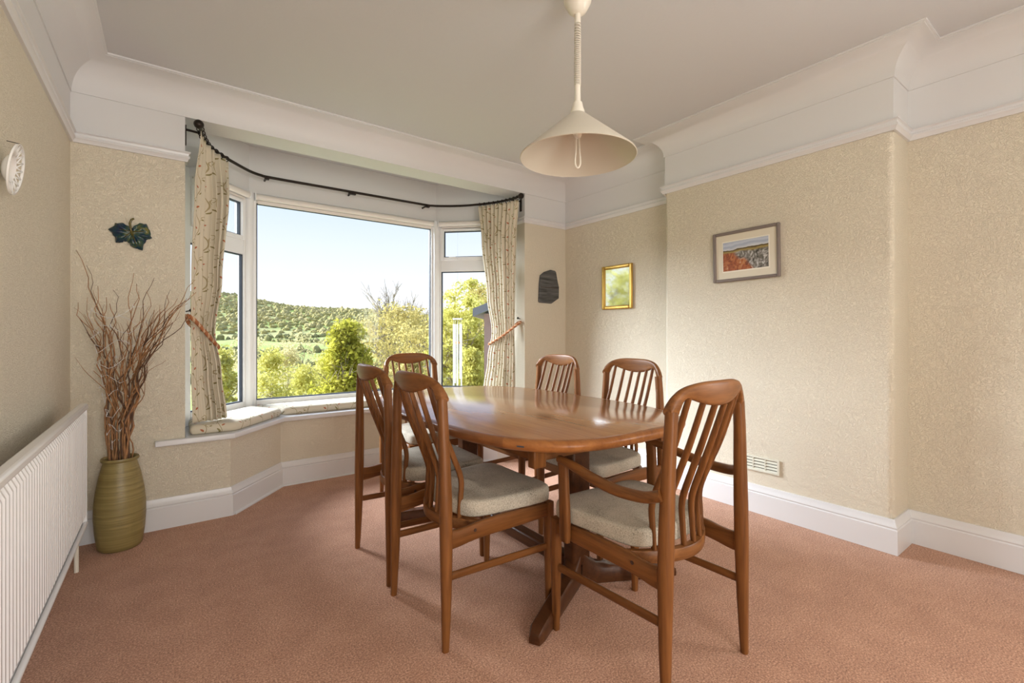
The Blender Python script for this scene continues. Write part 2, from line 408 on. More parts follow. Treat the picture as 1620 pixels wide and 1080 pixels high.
# ---------------------------------------------------------------- bay windows
def window(name, p0, p1, side, extras=None):
    """frame between plan points p0-p1 (right side = room)"""
    L = float(np.hypot(p1[0]-p0[0], p1[1]-p0[1]))
    ang = math.atan2(p1[1]-p0[1], p1[0]-p0[0])
    root = empty(name, (p0[0], p0[1], 0), ang); struct(root)
    fw_, dp = 0.052, 0.06                      # frame face width, depth (local y: + is outside)
    f = MB()
    f.box(0, fw_, 0, dp, ZW0, ZW1); f.box(L-fw_, L, 0, dp, ZW0, ZW1); f.box(fw_, L-fw_, 0, dp, ZW0, ZW0+0.09); f.box(fw_, L-fw_, 0, dp, ZW1-0.075, ZW1)
    f.build('window_frame', UPVC, root, bevel=0.006)
    def pane(x0, x1, z0, z1, y=0.028):
        g = MB(); b = 0.008
        for q in ((x0, x0+b, z0, z1), (x1-b, x1, z0, z1), (x0+b, x1-b, z0, z0+b), (x0+b, x1-b, z1-b, z1)):
            g.box(q[0], q[1], y-0.012, y+0.012, q[2], q[3])
        g.build('glazing_gasket', GASKET, root)
        MB().box(x0+0.002, x1-0.002, y-0.003, y+0.003, z0+0.002, z1-0.002).build('pane', PANE, root)
    if side:
        t0, t1 = 1.765, 1.88
        MB().box(fw_, L-fw_, 0.002, dp, t0, t1).build('transom', UPVC, root, bevel=0.006)
        pane(fw_, L-fw_, ZW0+0.09, t0)
        s = MB(); a, b_, c, d, k = fw_-0.004, L-fw_+0.004, t1-0.006, ZW1-0.068, 0.034
        s.box(a, a+k, -0.012, dp, c, d); s.box(b_-k, b_, -0.012, dp, c, d); s.box(a+k, b_-k, -0.012, dp, c, c+k); s.box(a+k, b_-k, -0.012, dp, d-k, d)
        sash = s.build('sash', UPVC, root, bevel=0.005)
        pane(a+k, b_-k, c+k, d-k, 0.022)
        h = MB(); m = L/2 if side == 1 else L*0.30
        h.box(m-0.03, m+0.03, -0.026, -0.012, c+0.006, c+0.022); h.box(m-0.055, m+0.015, -0.040, -0.024, c+0.020, c+0.034)
        ho = h.build('handle', UPVC, sash, bevel=0.003)
    else:
        pane(fw_, L-fw_, ZW0+0.09, ZW1-0.075)
    return root
window('window_1', WL0, WL1, 1); w2 = window('window_2', WL1, WR1, 0); window('window_3', WR1, WR0, 2)
for nm, p in (('corner_post', WL1), ('corner_post', WR1)):
    lx, ly = p[0]-WL1[0], 0.0
    MB().prism([(lx-0.040, ly+0.055), (lx-0.030, ly-0.022), (lx-0.012, ly-0.034), (lx+0.012, ly-0.034), (lx+0.030, ly-0.022), (lx+0.040, ly+0.055)], ZW0, ZW1).build(nm, UPVC, w2, bevel=0.004)
# unseen glazed door, added as the opening for the rear fill lamp
rw = empty('added_door_1', (-0.33, YF-0.05, 0)); struct(rw)
f = MB(); f.box(0, 0.06, -0.03, 0.03, 0.0, 2.3); f.box(1.64, 1.7, -0.03, 0.03, 0.0, 2.3); f.box(0.82, 0.88, -0.03, 0.03, 0.0, 2.3)
for a, b in ((0.06, 0.82), (0.88, 1.64)): f.box(a, b, -0.03, 0.03, 0.0, 0.1); f.box(a, b, -0.03, 0.03, 2.24, 2.3)
f.build('door_frame', UPVC, rw)
for a, b in ((0.06, 0.82), (0.88, 1.64)): MB().box(a, b, -0.003, 0.003, 0.1, 2.24).build('pane', PANE, rw)

# unseen side window, added so the side fill lamp can reach the left wall
rw = empty('added_window_4', (XR, -1.7, 0)); struct(rw)
f = MB(); f.box(0, 0.1, 0, 0.06, 0.9, 2.1); f.box(0, 0.1, 1.34, 1.4, 0.9, 2.1); f.box(0, 0.1, 0.06, 1.34, 0.9, 0.96); f.box(0, 0.1, 0.06, 1.34, 2.04, 2.1); f.build('window_frame', UPVC, rw)
MB().box(0.047, 0.053, 0.06, 1.34, 0.96, 2.04).build('pane', PANE, rw)

# roller blind cassettes along the window heads
def blind(p0, p1, label):
    p0 = np.array(p0); p1 = np.array(p1); L = np.linalg.norm(p1-p0); ang = math.atan2(p1[1]-p0[1], p1[0]-p0[0])
    root = empty('roller_blind', (p0[0], p0[1], 2.235), ang); tag(root, label, 'blind', 'roller blinds along the bay window heads')
    MB().tube([(0.045, -0.026, 0), (L-0.045, -0.026, 0)], 0.024, 14).build('blind_roll', BLINDM, root, auto=40)
    for x in (0.038, L-0.044): MB().box(x, x+0.006, -0.052, 0.0, -0.028, 0.03).build('bracket', UPVC, root)
    MB().box(0.06, L-0.06, -0.012, -0.004, -0.05, -0.022).build('bottom_bar', BLINDM, root, bevel=0.003)
BLINDM = plain('blind_cloth', (0.76, 0.72, 0.68), 0.7)
blind(WL0, WL1, 'rolled up white roller blind over the narrow window beside the left curtain')
blind(WL1, WR1, 'long rolled up white roller blind across the big middle pane')
blind(WR1, WR0, 'rolled up white roller blind over the narrow window by the right curtain')

# ---------------------------------------------------------------- window seat cushions
def cushion(poly, label, r=0.024, z0=ZS1, z1=ZS1+0.058):
    P = [np.array(p, float) for p in poly]; n = len(P)
    # round plan corners by subdividing
    pts = []
    for i in range(n):
        a, b, c = P[i-1], P[i], P[(i+1) % n]; u = (a-b); u = u/np.linalg.norm(u); v = (c-b); v = v/np.linalg.norm(v); k = 0.03
        for s in np.linspace(0, 1, 5): pts.append((b+u*k)*(1-s)**2 + 2*b*s*(1-s) + (b+v*k)*s*s)
    C = sum(pts)/len(pts)
    def inset(d): 
        out = []
        for i in range(len(pts)):
            t = pts[(i+1) % len(pts)] - pts[i-1]; t = t/np.linalg.norm(t); nn = np.array([-t[1], t[0]])
            if nn @ (C - pts[i]) < 0: nn = -nn
            out.append(pts[i] + nn*d)
        return out
    h = z1 - z0; rings = []
    for k in range(9):
        a = -PI/2 + PI*k/8; d = r*(1-math.cos(a)) ; z = z0 + h/2 + (h/2)*math.sin(a)
        rings.append([(*q, z) for q in inset(d)])
    rings.append([(*(q*0.75 + C*0.25), z1+0.004) for q in inset(r)]); rings.append([(*(q*0.3 + C*0.7), z1+0.006) for q in inset(r)])
    mb = MB().loft(rings, caps=True)
    o = mb.build('seat_cushion', FLORALC, auto=70)
    return tag(o, label, 'cushion', 'floral cushions on the window seat')
cushion([(0.10, 3.455), (0.355, 3.455), (0.690, 3.875), (0.525, 4.185), (0.10, 3.765)], 'floral seat cushion under the left curtain, with angled front corner')
cushion([(0.705, 3.885), (1.965, 3.885), (2.135, 4.195), (0.540, 4.195)], 'long floral seat cushion below the big middle window pane')
cushion([(1.98, 3.875), (2.315, 3.455), (2.64, 3.455), (2.64, 3.70), (2.15, 4.185)], 'floral seat cushion under the right curtain, half hidden by the table')

# ---------------------------------------------------------------- curtain pole
ZP = 2.385
pole_pts = [(0.146, 3.34), (0.17, 3.50), (0.213, 3.66), (0.293, 3.80), (0.41, 3.95), (0.50, 4.05), (0.58, 4.10), (0.68, 4.115), (1.3, 4.11), (1.95, 4.105), (2.06, 4.09), (2.16, 4.03), (2.29, 3.92), (2.40, 3.78), (2.49, 3.62), (2.535, 3.48), (2.55, 3.35)]
def smooth_path(pts, sub=6):
    P = [np.array(p, float) for p in pts]; out = []
    for i in range(len(P)-1):
        p0, p1, p2, p3 = P[max(i-1, 0)], P[i], P[i+1], P[min(i+2, len(P)-1)]
        for k in range(sub):
            s = k/sub; out.append(0.5*((2*p1) + (-p0+p2)*s + (2*p0-5*p1+4*p2-p3)*s*s + (-p0+3*p1-3*p2+p3)*s**3))
    out.append(P[-1]); return out
rod2 = smooth_path(pole_pts)
cp = empty('curtain_pole', (0.146, 3.34, ZP)); tag(cp, 'bent dark bronze curtain pole following the bay, round finials at its ends', 'curtain pole')
def rel(ps, o): return [np.array(p) - np.array(o) for p in ps]
base = (0.146, 3.34, ZP)
MB().tube(rel([(*p, ZP) for p in rod2], base), 0.011, 10).build('pole', IRON, cp, auto=40)
def ball(r, c, n=14):
    mb = MB(); prof = [(max(1e-4, r*math.sin(PI*i/10)), -r*math.cos(PI*i/10)) for i in range(11)]; return mb.lathe(prof, n, c)
for p in ((0.140, 3.315), (2.553, 3.325)):
    ball(0.027, np.array((*p, ZP)) - np.array(base)).build('finial', IRON, cp, True)
for x, px_, py in ((JL, 0.165, 3.46), (JR, 2.535, 3.48)):
    m = MB(); s = 1 if x == JL else -1
    m.box(*sorted((x+s*0.001, x+s*0.007)), py-0.012, py+0.012, ZP-0.09, ZP+0.03); m.tube([(x+s*0.005, py, ZP+0.005), (px_, py, ZP)], 0.007, 8)
    m.v = [tuple(np.array(q) - np.array(base)) for q in m.v]; m.build('end_bracket', IRON, cp)
for x, y, wd in ((0.62, 4.112, 0.016), (1.29, 4.112, 0.03), (2.01, 4.10, 0.016)):
    m = MB(); m.tube([(x, y, ZP), (x, 4.219, ZP-0.004)], 0.008, 8); m.box(x-wd, x+wd, y-0.014, y+0.014, ZP-0.022, ZP-0.006)
    m.v = [tuple(np.array(q) - np.array(base)) for q in m.v]; m.build('pole_bracket', IRON, cp)

def ring_at(s):
    P = np.array(rod2); d = np.r_[0, np.cumsum(np.linalg.norm(np.diff(P, axis=0), axis=1))]; p = np.array([np.interp(s, d, P[:, k]) for k in (0, 1)]); q = np.array([np.interp(s+0.01, d, P[:, k]) for k in (0, 1)])
    t = np.array([*(q-p), 0]); t /= np.linalg.norm(t); a = np.array([t[1], -t[0], 0])
    pts = [np.array([*p, ZP-0.006]) + (a*math.cos(2*PI*k/14) + UP*math.sin(2*PI*k/14))*0.019 - np.array(base) for k in range(15)]
    MB().tube(pts, 0.003, 6).build('curtain_ring', IRON, cp, True)
_P = np.array(rod2); _len = float(np.sum(np.linalg.norm(np.diff(_P, axis=0), axis=1)))
for s in list(np.linspace(0.03, 0.54, 9)) + list(np.linspace(_len-0.46, _len-0.02, 10)): ring_at(s)

# ---------------------------------------------------------------- curtains
def path_len_sample(path, s):
    P = np.array(path); d = np.r_[0, np.cumsum(np.linalg.norm(np.diff(P, axis=0), axis=1))]; x = s*d[-1]
    return np.array([np.interp(x, d, P[:, k]) for k in range(P.shape[1])])
def curtain(label, keys, folds, width, flat, rnd):
    """keys: (z, plan path, fold depth, sharpness); cloth lofted between plan paths"""
    zs = np.linspace(keys[0][0], keys[-1][0], 64); nu = folds*10 + 1
    rg = np.random.default_rng(rnd); ph = rg.normal(0, 0.35, folds+2); amp = 0.75 + 0.5*rg.random(folds+2)
    V = []; UVs = []
    kz = [k[0] for k in keys]
    for z in zs:
        i = 0
        while i < len(keys)-2 and z < kz[i+1]: i += 1
        t = (kz[i]-z)/(kz[i]-kz[i+1]); t = t*t*(3-2*t)
        for j in range(nu):
            s = j/(nu-1)
            p = path_len_sample(keys[i][1], s)*(1-t) + path_len_sample(keys[i+1][1], s)*t
            e = 0.02
            q = path_len_sample(keys[i][1], min(1, s+e))*(1-t) + path_len_sample(keys[i+1][1], min(1, s+e))*t
            q0 = path_len_sample(keys[i][1], max(0, s-e))*(1-t) + path_len_sample(keys[i+1][1], max(0, s-e))*t
            d = q-q0; d = d/(np.linalg.norm(d)+1e-9); n = np.array([d[1], -d[0]])
            a = keys[i][2]*(1-t) + keys[i+1][2]*t
            f = s*folds; k = int(f); ff = np.interp(f, np.arange(folds+2), ph)
            A = a*np.interp(f, np.arange(folds+2), amp)*np.interp(s, flat[0], flat[1])
            wv = math.sin(2*PI*f + ff + 0.35*math.sin(3.1*z + k)) 
            wv = math.copysign(abs(wv)**0.75, wv)
            p = p + n*A*wv + d*A*0.35*math.sin(4*PI*f + 1.0 + ff)
            V.append((p[0], p[1], z)); UVs.append((s*width, z))
    F = []
    nz = len(zs)
    for i in range(nz-1):
        for j in range(nu-1): F.append((i*nu+j, i*nu+j+1, (i+1)*nu+j+1, (i+1)*nu+j))
    me = bpy.data.meshes.new('curtain'); me.from_pydata(V, [], F)
    uv = me.uv_layers.new(name='cloth'); li = np.empty(len(me.loops), dtype=np.int32); me.loops.foreach_get('vertex_index', li)
    uv.data.foreach_set('uv', np.array(UVs, dtype=np.float32)[li].ravel())
    root = empty('curtain', (keys[-1][1][0][0], keys[-1][1][0][1], 0)); root['label'] = label; root['category'] = 'curtain'; root['group'] = 'floral curtains at the bay'
    o = link('drape', me, FLORAL, root, True); o.location = (-root.location.x, -root.location.y, 0)
    m = o.modifiers.new('cloth', 'SOLIDIFY'); m.thickness = 0.003; m.offset = 0
    return root
def rope_turns(pts, r, mat_a, mat_b, parent, name='rope'):
    P = smooth_path(pts, 8); d = np.r_[0, np.cumsum(np.linalg.norm(np.diff(np.array(P), axis=0), axis=1))]
    for k in range(3):
        st = []
        for i, p in enumerate(P):
            t = np.array(P[min(i+1, len(P)-1)]) - np.array(P[max(i-1, 0)]); t = t/np.linalg.norm(t); h = np.array([0, 0, 1.0]); a = np.cross(h, t); a = a/np.linalg.norm(a); b = np.cross(t, a)
            th = d[i]/0.045*2*PI + k*2*PI/3; st.append(np.array(p) + (a*math.cos(th) + b*math.sin(th))*r*0.55)
        MB().tube(st, r*0.62, 6).build(name + '_strand', mat_a if k else mat_b, parent, True)
ROPE1 = fabric('rust_rope', (0.42, 0.17, 0.08)); ROPE2 = fabric('sand_rope', (0.62, 0.42, 0.27))

curtain('left floral curtain, tied back above the window seat', [
    (ZP-0.02, [(0.150, 3.36), (0.175, 3.50), (0.215, 3.66), (0.330, 3.845)], 0.017),
    (2.05, [(0.120, 3.40), (0.165, 3.50), (0.235, 3.64), (0.325, 3.76)], 0.026),
    (1.50, [(0.105, 3.455), (0.155, 3.51), (0.210, 3.57), (0.275, 3.65)], 0.024),
    (1.16, [(0.105, 3.50), (0.140, 3.525), (0.190, 3.555), (0.240, 3.59)], 0.017),
    (0.90, [(0.105, 3.495), (0.150, 3.515), (0.210, 3.545), (0.275, 3.59)], 0.022),
    (0.592, [(0.112, 3.495), (0.165, 3.51), (0.230, 3.545), (0.300, 3.60)], 0.024)], 7, 0.42, ([0, 0.36, 0.46, 1], [0.22, 0.22, 1.0, 1.0]), 3)
curtain('right floral curtain, tied back beside the slate plaque', [
    (ZP-0.02, [(2.40, 3.79), (2.475, 3.65), (2.53, 3.50), (2.556, 3.37)], 0.020),
    (2.05, [(2.425, 3.76), (2.48, 3.64), (2.53, 3.52), (2.575, 3.43)], 0.026),
    (1.50, [(2.475, 3.74), (2.52, 3.64), (2.56, 3.55), (2.595, 3.47)], 0.024),
    (1.16, [(2.500, 3.70), (2.53, 3.63), (2.565, 3.56), (2.600, 3.49)], 0.018),
    (0.90, [(2.480, 3.74), (2.525, 3.65), (2.565, 3.56), (2.600, 3.48)], 0.023),
    (0.592, [(2.445, 3.76), (2.50, 3.66), (2.55, 3.56), (2.600, 3.48)], 0.026)], 10, 0.66, ([0, 0.66, 0.76, 1], [1.0, 1.0, 0.35, 0.35]), 5)
def tieback(label, pts, hook):
    root = empty('curtain_tieback', hook); tag(root, label, 'tieback', 'rope curtain tiebacks')
    o = np.array(hook); rope_turns([np.array(p)-o for p in pts], 0.012, ROPE1, ROPE2, root)
    s = -1 if hook[0] > 1 else 1
    ball(0.011, (s*0.028, 0, 0.02), 10).build('hook', IRON, root, True)
    MB().tube([(0, 0, 0.012), (s*0.028, 0, 0.02)], 0.004, 6).build('hook_stem', IRON, root)
tieback('twisted rust and sand rope tieback round the left curtain',
        [(0.084, 3.50, 1.255), (0.10, 3.463, 1.25), (0.135, 3.470, 1.215), (0.20, 3.515, 1.13), (0.252, 3.575, 1.065), (0.245, 3.615, 1.06), (0.17, 3.60, 1.13), (0.10, 3.55, 1.21), (0.084, 3.515, 1.25)], (JL+0.004, 3.50, 1.27))
tieback('twisted rust and sand rope tieback round the right curtain',
        [(2.664, 3.485, 1.255), (2.635, 3.452, 1.245), (2.585, 3.475, 1.205), (2.53, 3.565, 1.13), (2.478, 3.690, 1.055), (2.490, 3.735, 1.05), (2.56, 3.66, 1.12), (2.63, 3.56, 1.21), (2.664, 3.51, 1.25)], (JR-0.004, 3.49, 1.27))

# ---------------------------------------------------------------- dining table
TX, TY, THX, THY, TZ = 1.51, 2.065, 0.585, 0.905, 0.76
def sup(hx, hy, n, k):
    out = []
    for i in range(k):
        th = 2*PI*i/k; c, s = math.cos(th), math.sin(th)
        out.append((hx*math.copysign(abs(c)**(2/n), c), hy*math.copysign(abs(s)**(2/n), s)))
    return out
tb = empty('dining_table', (TX, TY, 0)); tag(tb, 'long oval-ended polished teak dining table on two splayed pedestal feet', 'table')
K = 120; NE = 3.3
MB().loft([[(x, y, z) for x, y in sup(THX-d, THY-d, NE, K)] for d, z in ((0.030, TZ-0.030), (0.030, TZ-0.001), (0.032, TZ))]).build('table_top', TOPW, tb, auto=30)
prof = [(0.0302, TZ-0.0005), (0.018, TZ-0.001), (0.007, TZ-0.006), (0.001, TZ-0.014), (0.0, TZ-0.022), (0.003, TZ-0.032), (0.012, TZ-0.042), (0.022, TZ-0.046), (0.0302, TZ-0.046)]
cuts = [0, 12, 48, 60, 72, 108, 120]
for a, b, mt in ((-12, 12, EDGE2), (12, 26, EDGE), (26, 48, EDGE), (48, 72, EDGE2), (72, 98, EDGE), (98, 108, EDGE)):
    rings = []
    for i in range(a, b+1):
        rings.append([(*sup(THX-d, THY-d, NE, K)[i % K], z) for d, z in prof])
    MB().loft(rings, caps=True).build('edge_strip', mt, tb, auto=50)
cx, cy = sup(THX+0.0005, THY+0.0005, NE, K)[75]
# apron, runners, corner blocks
AX, AY = 0.385, 0.70
for x in (-AX, AX): MB().box(x-0.011, x+0.011, -AY+0.02, AY-0.02, 0.662, TZ-0.046).build('apron_rail', TEAK_Y, tb, bevel=0.003)
for y in (-AY, AY): MB().box(-AX, AX, y-0.011, y+0.011, 0.662, TZ-0.046).build('apron_rail', TEAK_X, tb, bevel=0.003)
for x in (-AX, AX):
    for y in (-AY, AY): MB().box(x-0.03, x+0.03, y-0.02, y+0.02, 0.640, TZ-0.046).build('corner_block', TEAK_Z, tb, bevel=0.004)
def sp(x, y): return (x, y)
for yc, s in ((-0.52, -1), (0.45, 1)):
    MB().box(-0.055, 0.055, yc-0.035, yc+0.035, 0.09, 0.70).build('pedestal_column', DARKW, tb, bevel=0.012, seg=3)
    MB().box(-0.33, 0.33, yc-0.03, yc+0.03, 0.66, TZ-0.046).build('bearer', DARKW, tb, bevel=0.004)
    for sx in (-1, 1):
        a = np.array([sx*0.02, yc, 0]); e = np.array([sx*0.43, yc + s*0.218, 0]); d = (e-a)/np.linalg.norm(e-a); n = np.array([-d[1], d[0], 0])
        rings = []
        for q in np.linspace(0, 1, 14):
            p = a + (e-a)*q; top = 0.055 + 0.035*(1-q) + 0.07*max(0, 1-q/0.22)**2; wd = 0.036 - 0.006*q
            if q > 0.99: top = 0.035; wd = 0.022
            bot = 0.004
            rings.append([p + n*wd*0.96 + UP*bot, p + n*wd + UP*(bot+0.012), p + n*wd + UP*(top-0.012), p + n*wd*0.72 + UP*top, p - n*wd*0.72 + UP*top, p - n*wd + UP*(top-0.012), p - n*wd + UP*(bot+0.012), p - n*wd*0.96 + UP*bot])
        MB().loft(rings).build('pedestal_foot', DARKW, tb, auto=50)
        MB().lathe([(0.001, 0), (0.016, 0), (0.016, 0.005), (0.001, 0.005)], 12, tuple(e - d*0.03)).build('foot_pad', GASKET, tb)
MB().box(-0.035, 0.035, -0.50, 0.43, 0.05, 0.115).build('stretcher', DARKW, tb, bevel=0.015, seg=3)
for i in (74, 106, 14, 46):                     # dark splines across the edge joints
    p = np.array(sup(THX+0.0006, THY+0.0006, NE, K)[i]); q = np.array(sup(THX+0.0006, THY+0.0006, NE, K)[(i+1) % K]); p2 = p + (q-p)/np.linalg.norm(q-p)*0.028
    MB().obox(p, p2, -0.004, 0.0015, TZ-0.026, TZ-0.021).build('joint_spline', GASKET, tb)

# ---------------------------------------------------------------- chairs
PLUG = plain('dark_plug', (0.04, 0.016, 0.008), 0.5)
def crest_mesh():
    xo = 0.2128; xs = [-xo + 2*xo*(0.5 - 0.5*math.cos(PI*i/48)) for i in range(49)]
    rings = []
    for x in xs:
        a = abs(x); q = min(1, a/xo)
        zt = 0.905 + 0.093*max(0.02, (1 - q**3.5))**0.5
        if a >= 0.178: zb = 0.896
        elif a > 0.145: zb = 0.905 + 0.043*math.sqrt(max(0, 1 - ((a-0.145)/0.033)**2))
        else: zb = 0.916 + 0.032*(a/0.145)**2
        zb = min(zb, zt-0.004)
        y = -0.252 - 0.042*(1 - (a/0.2)**2)
        th = 0.0095 + 0.0068*q**3; zc, h = (zt+zb)/2, (zt-zb)/2
        ring = []
        for k in range(12):
            t = 2*PI*k/12; c, s = math.cos(t), math.sin(t)
            pw_ = 0.45 + 0.40*q**4; c = math.copysign(abs(c)**pw_, c); s = math.copysign(abs(s)**(0.6 + 0.15*q**4), s)
            ring.append((x, y + th*c, zc + h*s))
        rings.append(ring)
    return MB().loft(rings)
def arc_y(x): return -0.182 + 0.085*(x/0.2)**2
def cushion_mesh(seed=0, wr=0.0):
    rings = []; K2 = 64
    rows = [(0.93, 0.437), (0.988, 0.438), (1.0, 0.444), (1.002, 0.462), (1.0, 0.482), (0.990, 0.4915), (0.965, 0.497), (0.90, 0.4995), (0.78, 0.501), (0.68, 0.5025), (0.58, 0.5035), (0.48, 0.5045), (0.38, 0.505), (0.28, 0.5055), (0.18, 0.506), (0.08, 0.506), (0.01, 0.506)]
    for r, z in rows:
        ring = []
        for k in range(K2):
            th = 2*PI*k/K2; c, s = math.cos(th), math.sin(th); n = 7.0 if r > 0.8 else 4.5
            x = math.copysign(abs(c)**(2/n), c)*r; y = math.copysign(abs(s)**(2/n), s)*r
            yy = 0.058 + y*0.216; hw = 0.225 + 0.023*y; xx = x*hw
            if y < 0: yy += 0.03*(x*x)*(-y)
            zz = z
            if z > 0.48:
                q = mnoise.noise(Vector((xx*6 + seed, yy*6, 0.3)))
                zz += 0.006*q + wr*0.020*math.exp(-((yy+0.02-0.15*xx)/0.020)**2)*math.exp(-((xx+0.02)/0.09)**2) - wr*0.012*math.exp(-((yy+0.065-0.15*xx)/0.03)**2)*math.exp(-((xx+0.02)/0.12)**2)
            ring.append((xx, yy, zz))
        rings.append(ring)
    return MB().loft(rings)
def make_chair(arms=False, seed=0, wr=0.0):
    root = empty('dining_armchair' if arms else 'dining_chair')
    for s in (-1, 1):
        MB().tube([(s*0.229, -0.254, 0), (s*0.228, -0.252, 0.06), (s*0.226, -0.249, 0.2), (s*0.222, -0.247, 0.40), (s*0.217, -0.247, 0.55), (s*0.210, -0.248, 0.70), (s*0.203, -0.250, 0.82), (s*0.1955, -0.250, 0.908)],
                  [0.0125, 0.0145, 0.0185, 0.0225, 0.0225, 0.0205, 0.0188, 0.0183], 14, 1.0, power=2.7).build('back_post', TEAK_Z, root, auto=60)
        MB().tube([(s*0.233, 0.243, 0), (s*0.233, 0.243, 0.1), (s*0.233, 0.243, 0.3), (s*0.233, 0.243, 0.434)], [0.0115, 0.014, 0.018, 0.0185], 12, 1.0, power=4.0).build('front_leg', TEAK_Z, root, auto=60)
        rings = []
        for q in np.linspace(0, 1, 13):
            x = s*(0.222 + 0.011*q); y = -0.235 + 0.468*q
            top = 0.430 + 0.006*math.sin(PI*q) - 0.008*math.exp(-((q-0.12)/0.10)**2); bot = 0.376 - 0.003*math.sin(PI*q) - 0.016*math.exp(-(q/0.18)**2); w_ = 0.0105
            rings.append([(x-w_, y, bot+0.003), (x-w_+0.003, y, bot), (x+w_-0.003, y, bot), (x+w_, y, bot+0.003), (x+w_, y, top-0.003), (x+w_-0.003, y, top), (x-w_+0.003, y, top), (x-w_, y, top-0.003)])
        rl = MB().loft(rings).build('side_rail', TEAK_Y, root, auto=50)
        MB().tube([(s*(0.2255+0.0098), -0.13, 0.408), (s*(0.2255+0.0112), -0.13, 0.408)], 0.0065, 10).build('dowel_plug', PLUG, rl)
        MB().tube([(s*0.224, -0.245, 0.262), (s*0.228, 0.0, 0.254), (s*0.232, 0.24, 0.246)], 0.0085, 10, 1.75, up=(0, 0, 1), power=3.0).build('stretcher', TEAK_Y, root, auto=60)
    MB().box(-0.222, 0.222, 0.232, 0.254, 0.385, 0.432).build('front_rail', TEAK_X, root, bevel=0.003)
    crest_mesh().build('crest_rail', TEAK_X, root, auto=60)
    xs = np.linspace(-0.212, 0.212, 19); rings = []
    for x in xs:
        y = arc_y(x); rings.append([(x, y-0.013, 0.387), (x, y+0.013, 0.387), (x, y+0.015, 0.391), (x, y+0.015, 0.424), (x, y+0.012, 0.428), (x, y-0.012, 0.428), (x, y-0.015, 0.424), (x, y-0.015, 0.391)])
    MB().loft(rings).build('curved_back_rail', TEAK_X, root, auto=50)
    for i in range(6):
        f = (i-2.5)/2.5; xb, xt = f*0.138, f*0.140
        yb = arc_y(xb); yt = -0.252 - 0.042*(1 - (xt/0.2)**2); zt = 0.916 + 0.032*(abs(xt)/0.145)**2 + 0.004
        pts = smooth_path([(xb, yb, 0.424), (xb + (xt-xb)*0.12, yb+0.006, 0.50), (xb + (xt-xb)*0.28, yb+0.007, 0.58), (xb + (xt-xb)*0.50, yb*0.76+yt*0.24, 0.68), (xb + (xt-xb)*0.74, yb*0.40+yt*0.60, 0.79), (xt, yt, zt)], 4)
        MB().tube(pts, [0.0062 + 0.0012*math.sin(PI*k/(len(pts)-1)) for k in range(len(pts))], 8, 1.55, up=(0, 1, 0), power=3.0).build('back_slat', TEAK_Z, root, auto=60)
    cushion_mesh(seed, wr).build('seat_cushion', OATMEAL, root, True)
    if arms:
        for s in (-1, 1):
            MB().tube([(s*0.257, 0.165, 0.375), (s*0.257, 0.165, 0.40), (s*0.257, 0.168, 0.50), (s*0.258, 0.172, 0.60), (s*0.258, 0.176, 0.668)], [0.0105, 0.0125, 0.0125, 0.012, 0.012], 12, 1.9, up=(0, 1, 0), power=4.0).build('arm_support', TEAK_Z, root, auto=60)
            pts = smooth_path([(s*0.258, 0.196, 0.676), (s*0.262, 0.12, 0.668), (s*0.266, 0.02, 0.650), (s*0.263, -0.09, 0.636), (s*0.251, -0.18, 0.638), (s*0.240, -0.222, 0.648), (s*0.234, -0.240, 0.655)], 5)
            MB().tube(pts, [0.016 + 0.005*min(1, k/12) for k in range(len(pts))], 12, 0.85, up=(0, 0, 1), power=2.4).build('armrest', TEAK_Y, root, auto=70)
    return root
def copy_tree(o, parent=None):
    c = o.copy(); COL.objects.link(c); c.parent = parent
    for ch in list(o.children): copy_tree(ch, c)
    return c
def put(o, x, y, rz, label):
    o.location = (x, y, 0); o.rotation_euler = (0, 0, rz); tag(o, label, 'chair', 'teak dining set chairs'); return o
ch_b = put(make_chair(False, 3.0, 1.0), 1.052, 1.728, -PI/2 + 0.02, 'teak side chair with creased oatmeal seat, nearest the camera on the radiator side')
src = make_chair(False, 9.0, 0.0)
put(src, 1.062, 2.262, -PI/2 - 0.01, 'teak side chair on the radiator side, the farther one, partly behind the creased-seat chair')
put(copy_tree(src), 1.473, 3.02, PI + 0.03, 'teak side chair at the far end of the table, its back against the window')
put(copy_tree(src), 1.955, 2.455, PI/2, 'teak side chair on the chimney side, the farther one, below the slate plaque')
put(copy_tree(src), 1.945, 1.80, PI/2 - 0.03, 'teak side chair on the chimney side, the nearer one, just beyond the armchair')
put(make_chair(True, 5.0, 0.0), 1.440, 1.106, -0.01, 'teak armchair with curved arms at the near end of the table')

# ---------------------------------------------------------------- radiator
rd = empty('radiator', (XL, 2.0, 0)); tag(rd, 'long white ribbed panel radiator along the left wall', 'radiator')
RY0, RY1, RZ0, RZ1, RXF = -0.95, 0.99, 0.235, 0.815, 0.112
m = MB(); prof2 = []
y = RY0 + 0.02; step = 0.0333
while y < RY1 - 0.03:
    prof2 += [(RXF-0.013, y), (RXF-0.013, y+0.013), (RXF, y+0.018), (RXF, y+0.028)]; y += step
rings = []
for z, k in ((RZ0+0.03, 0.2), (RZ0+0.055, 1.0), (RZ1-0.065, 1.0), (RZ1-0.04, 0.2)):
    rings.append([((RXF-0.013) + (x-(RXF-0.013))*k, yy, z) for x, yy in prof2])
m.loft(rings, caps=False, closed=False)
m.box(RXF-0.024, RXF-0.0135, RY0, RY1, RZ0, RZ1-0.02)
m.build('front_panel', RAD, rd, auto=30)
MB().box(RXF-0.030, RXF+0.006, RY0-0.004, RY1+0.004, RZ1-0.030, RZ1).build('top_trim', RAD, rd, bevel=0.009, seg=3)
for yy in (RY0-0.003, RY1): MB().box(RXF-0.028, RXF+0.001, yy, yy+0.003, RZ0+0.01, RZ1-0.02).build('side_panel', RAD, rd)
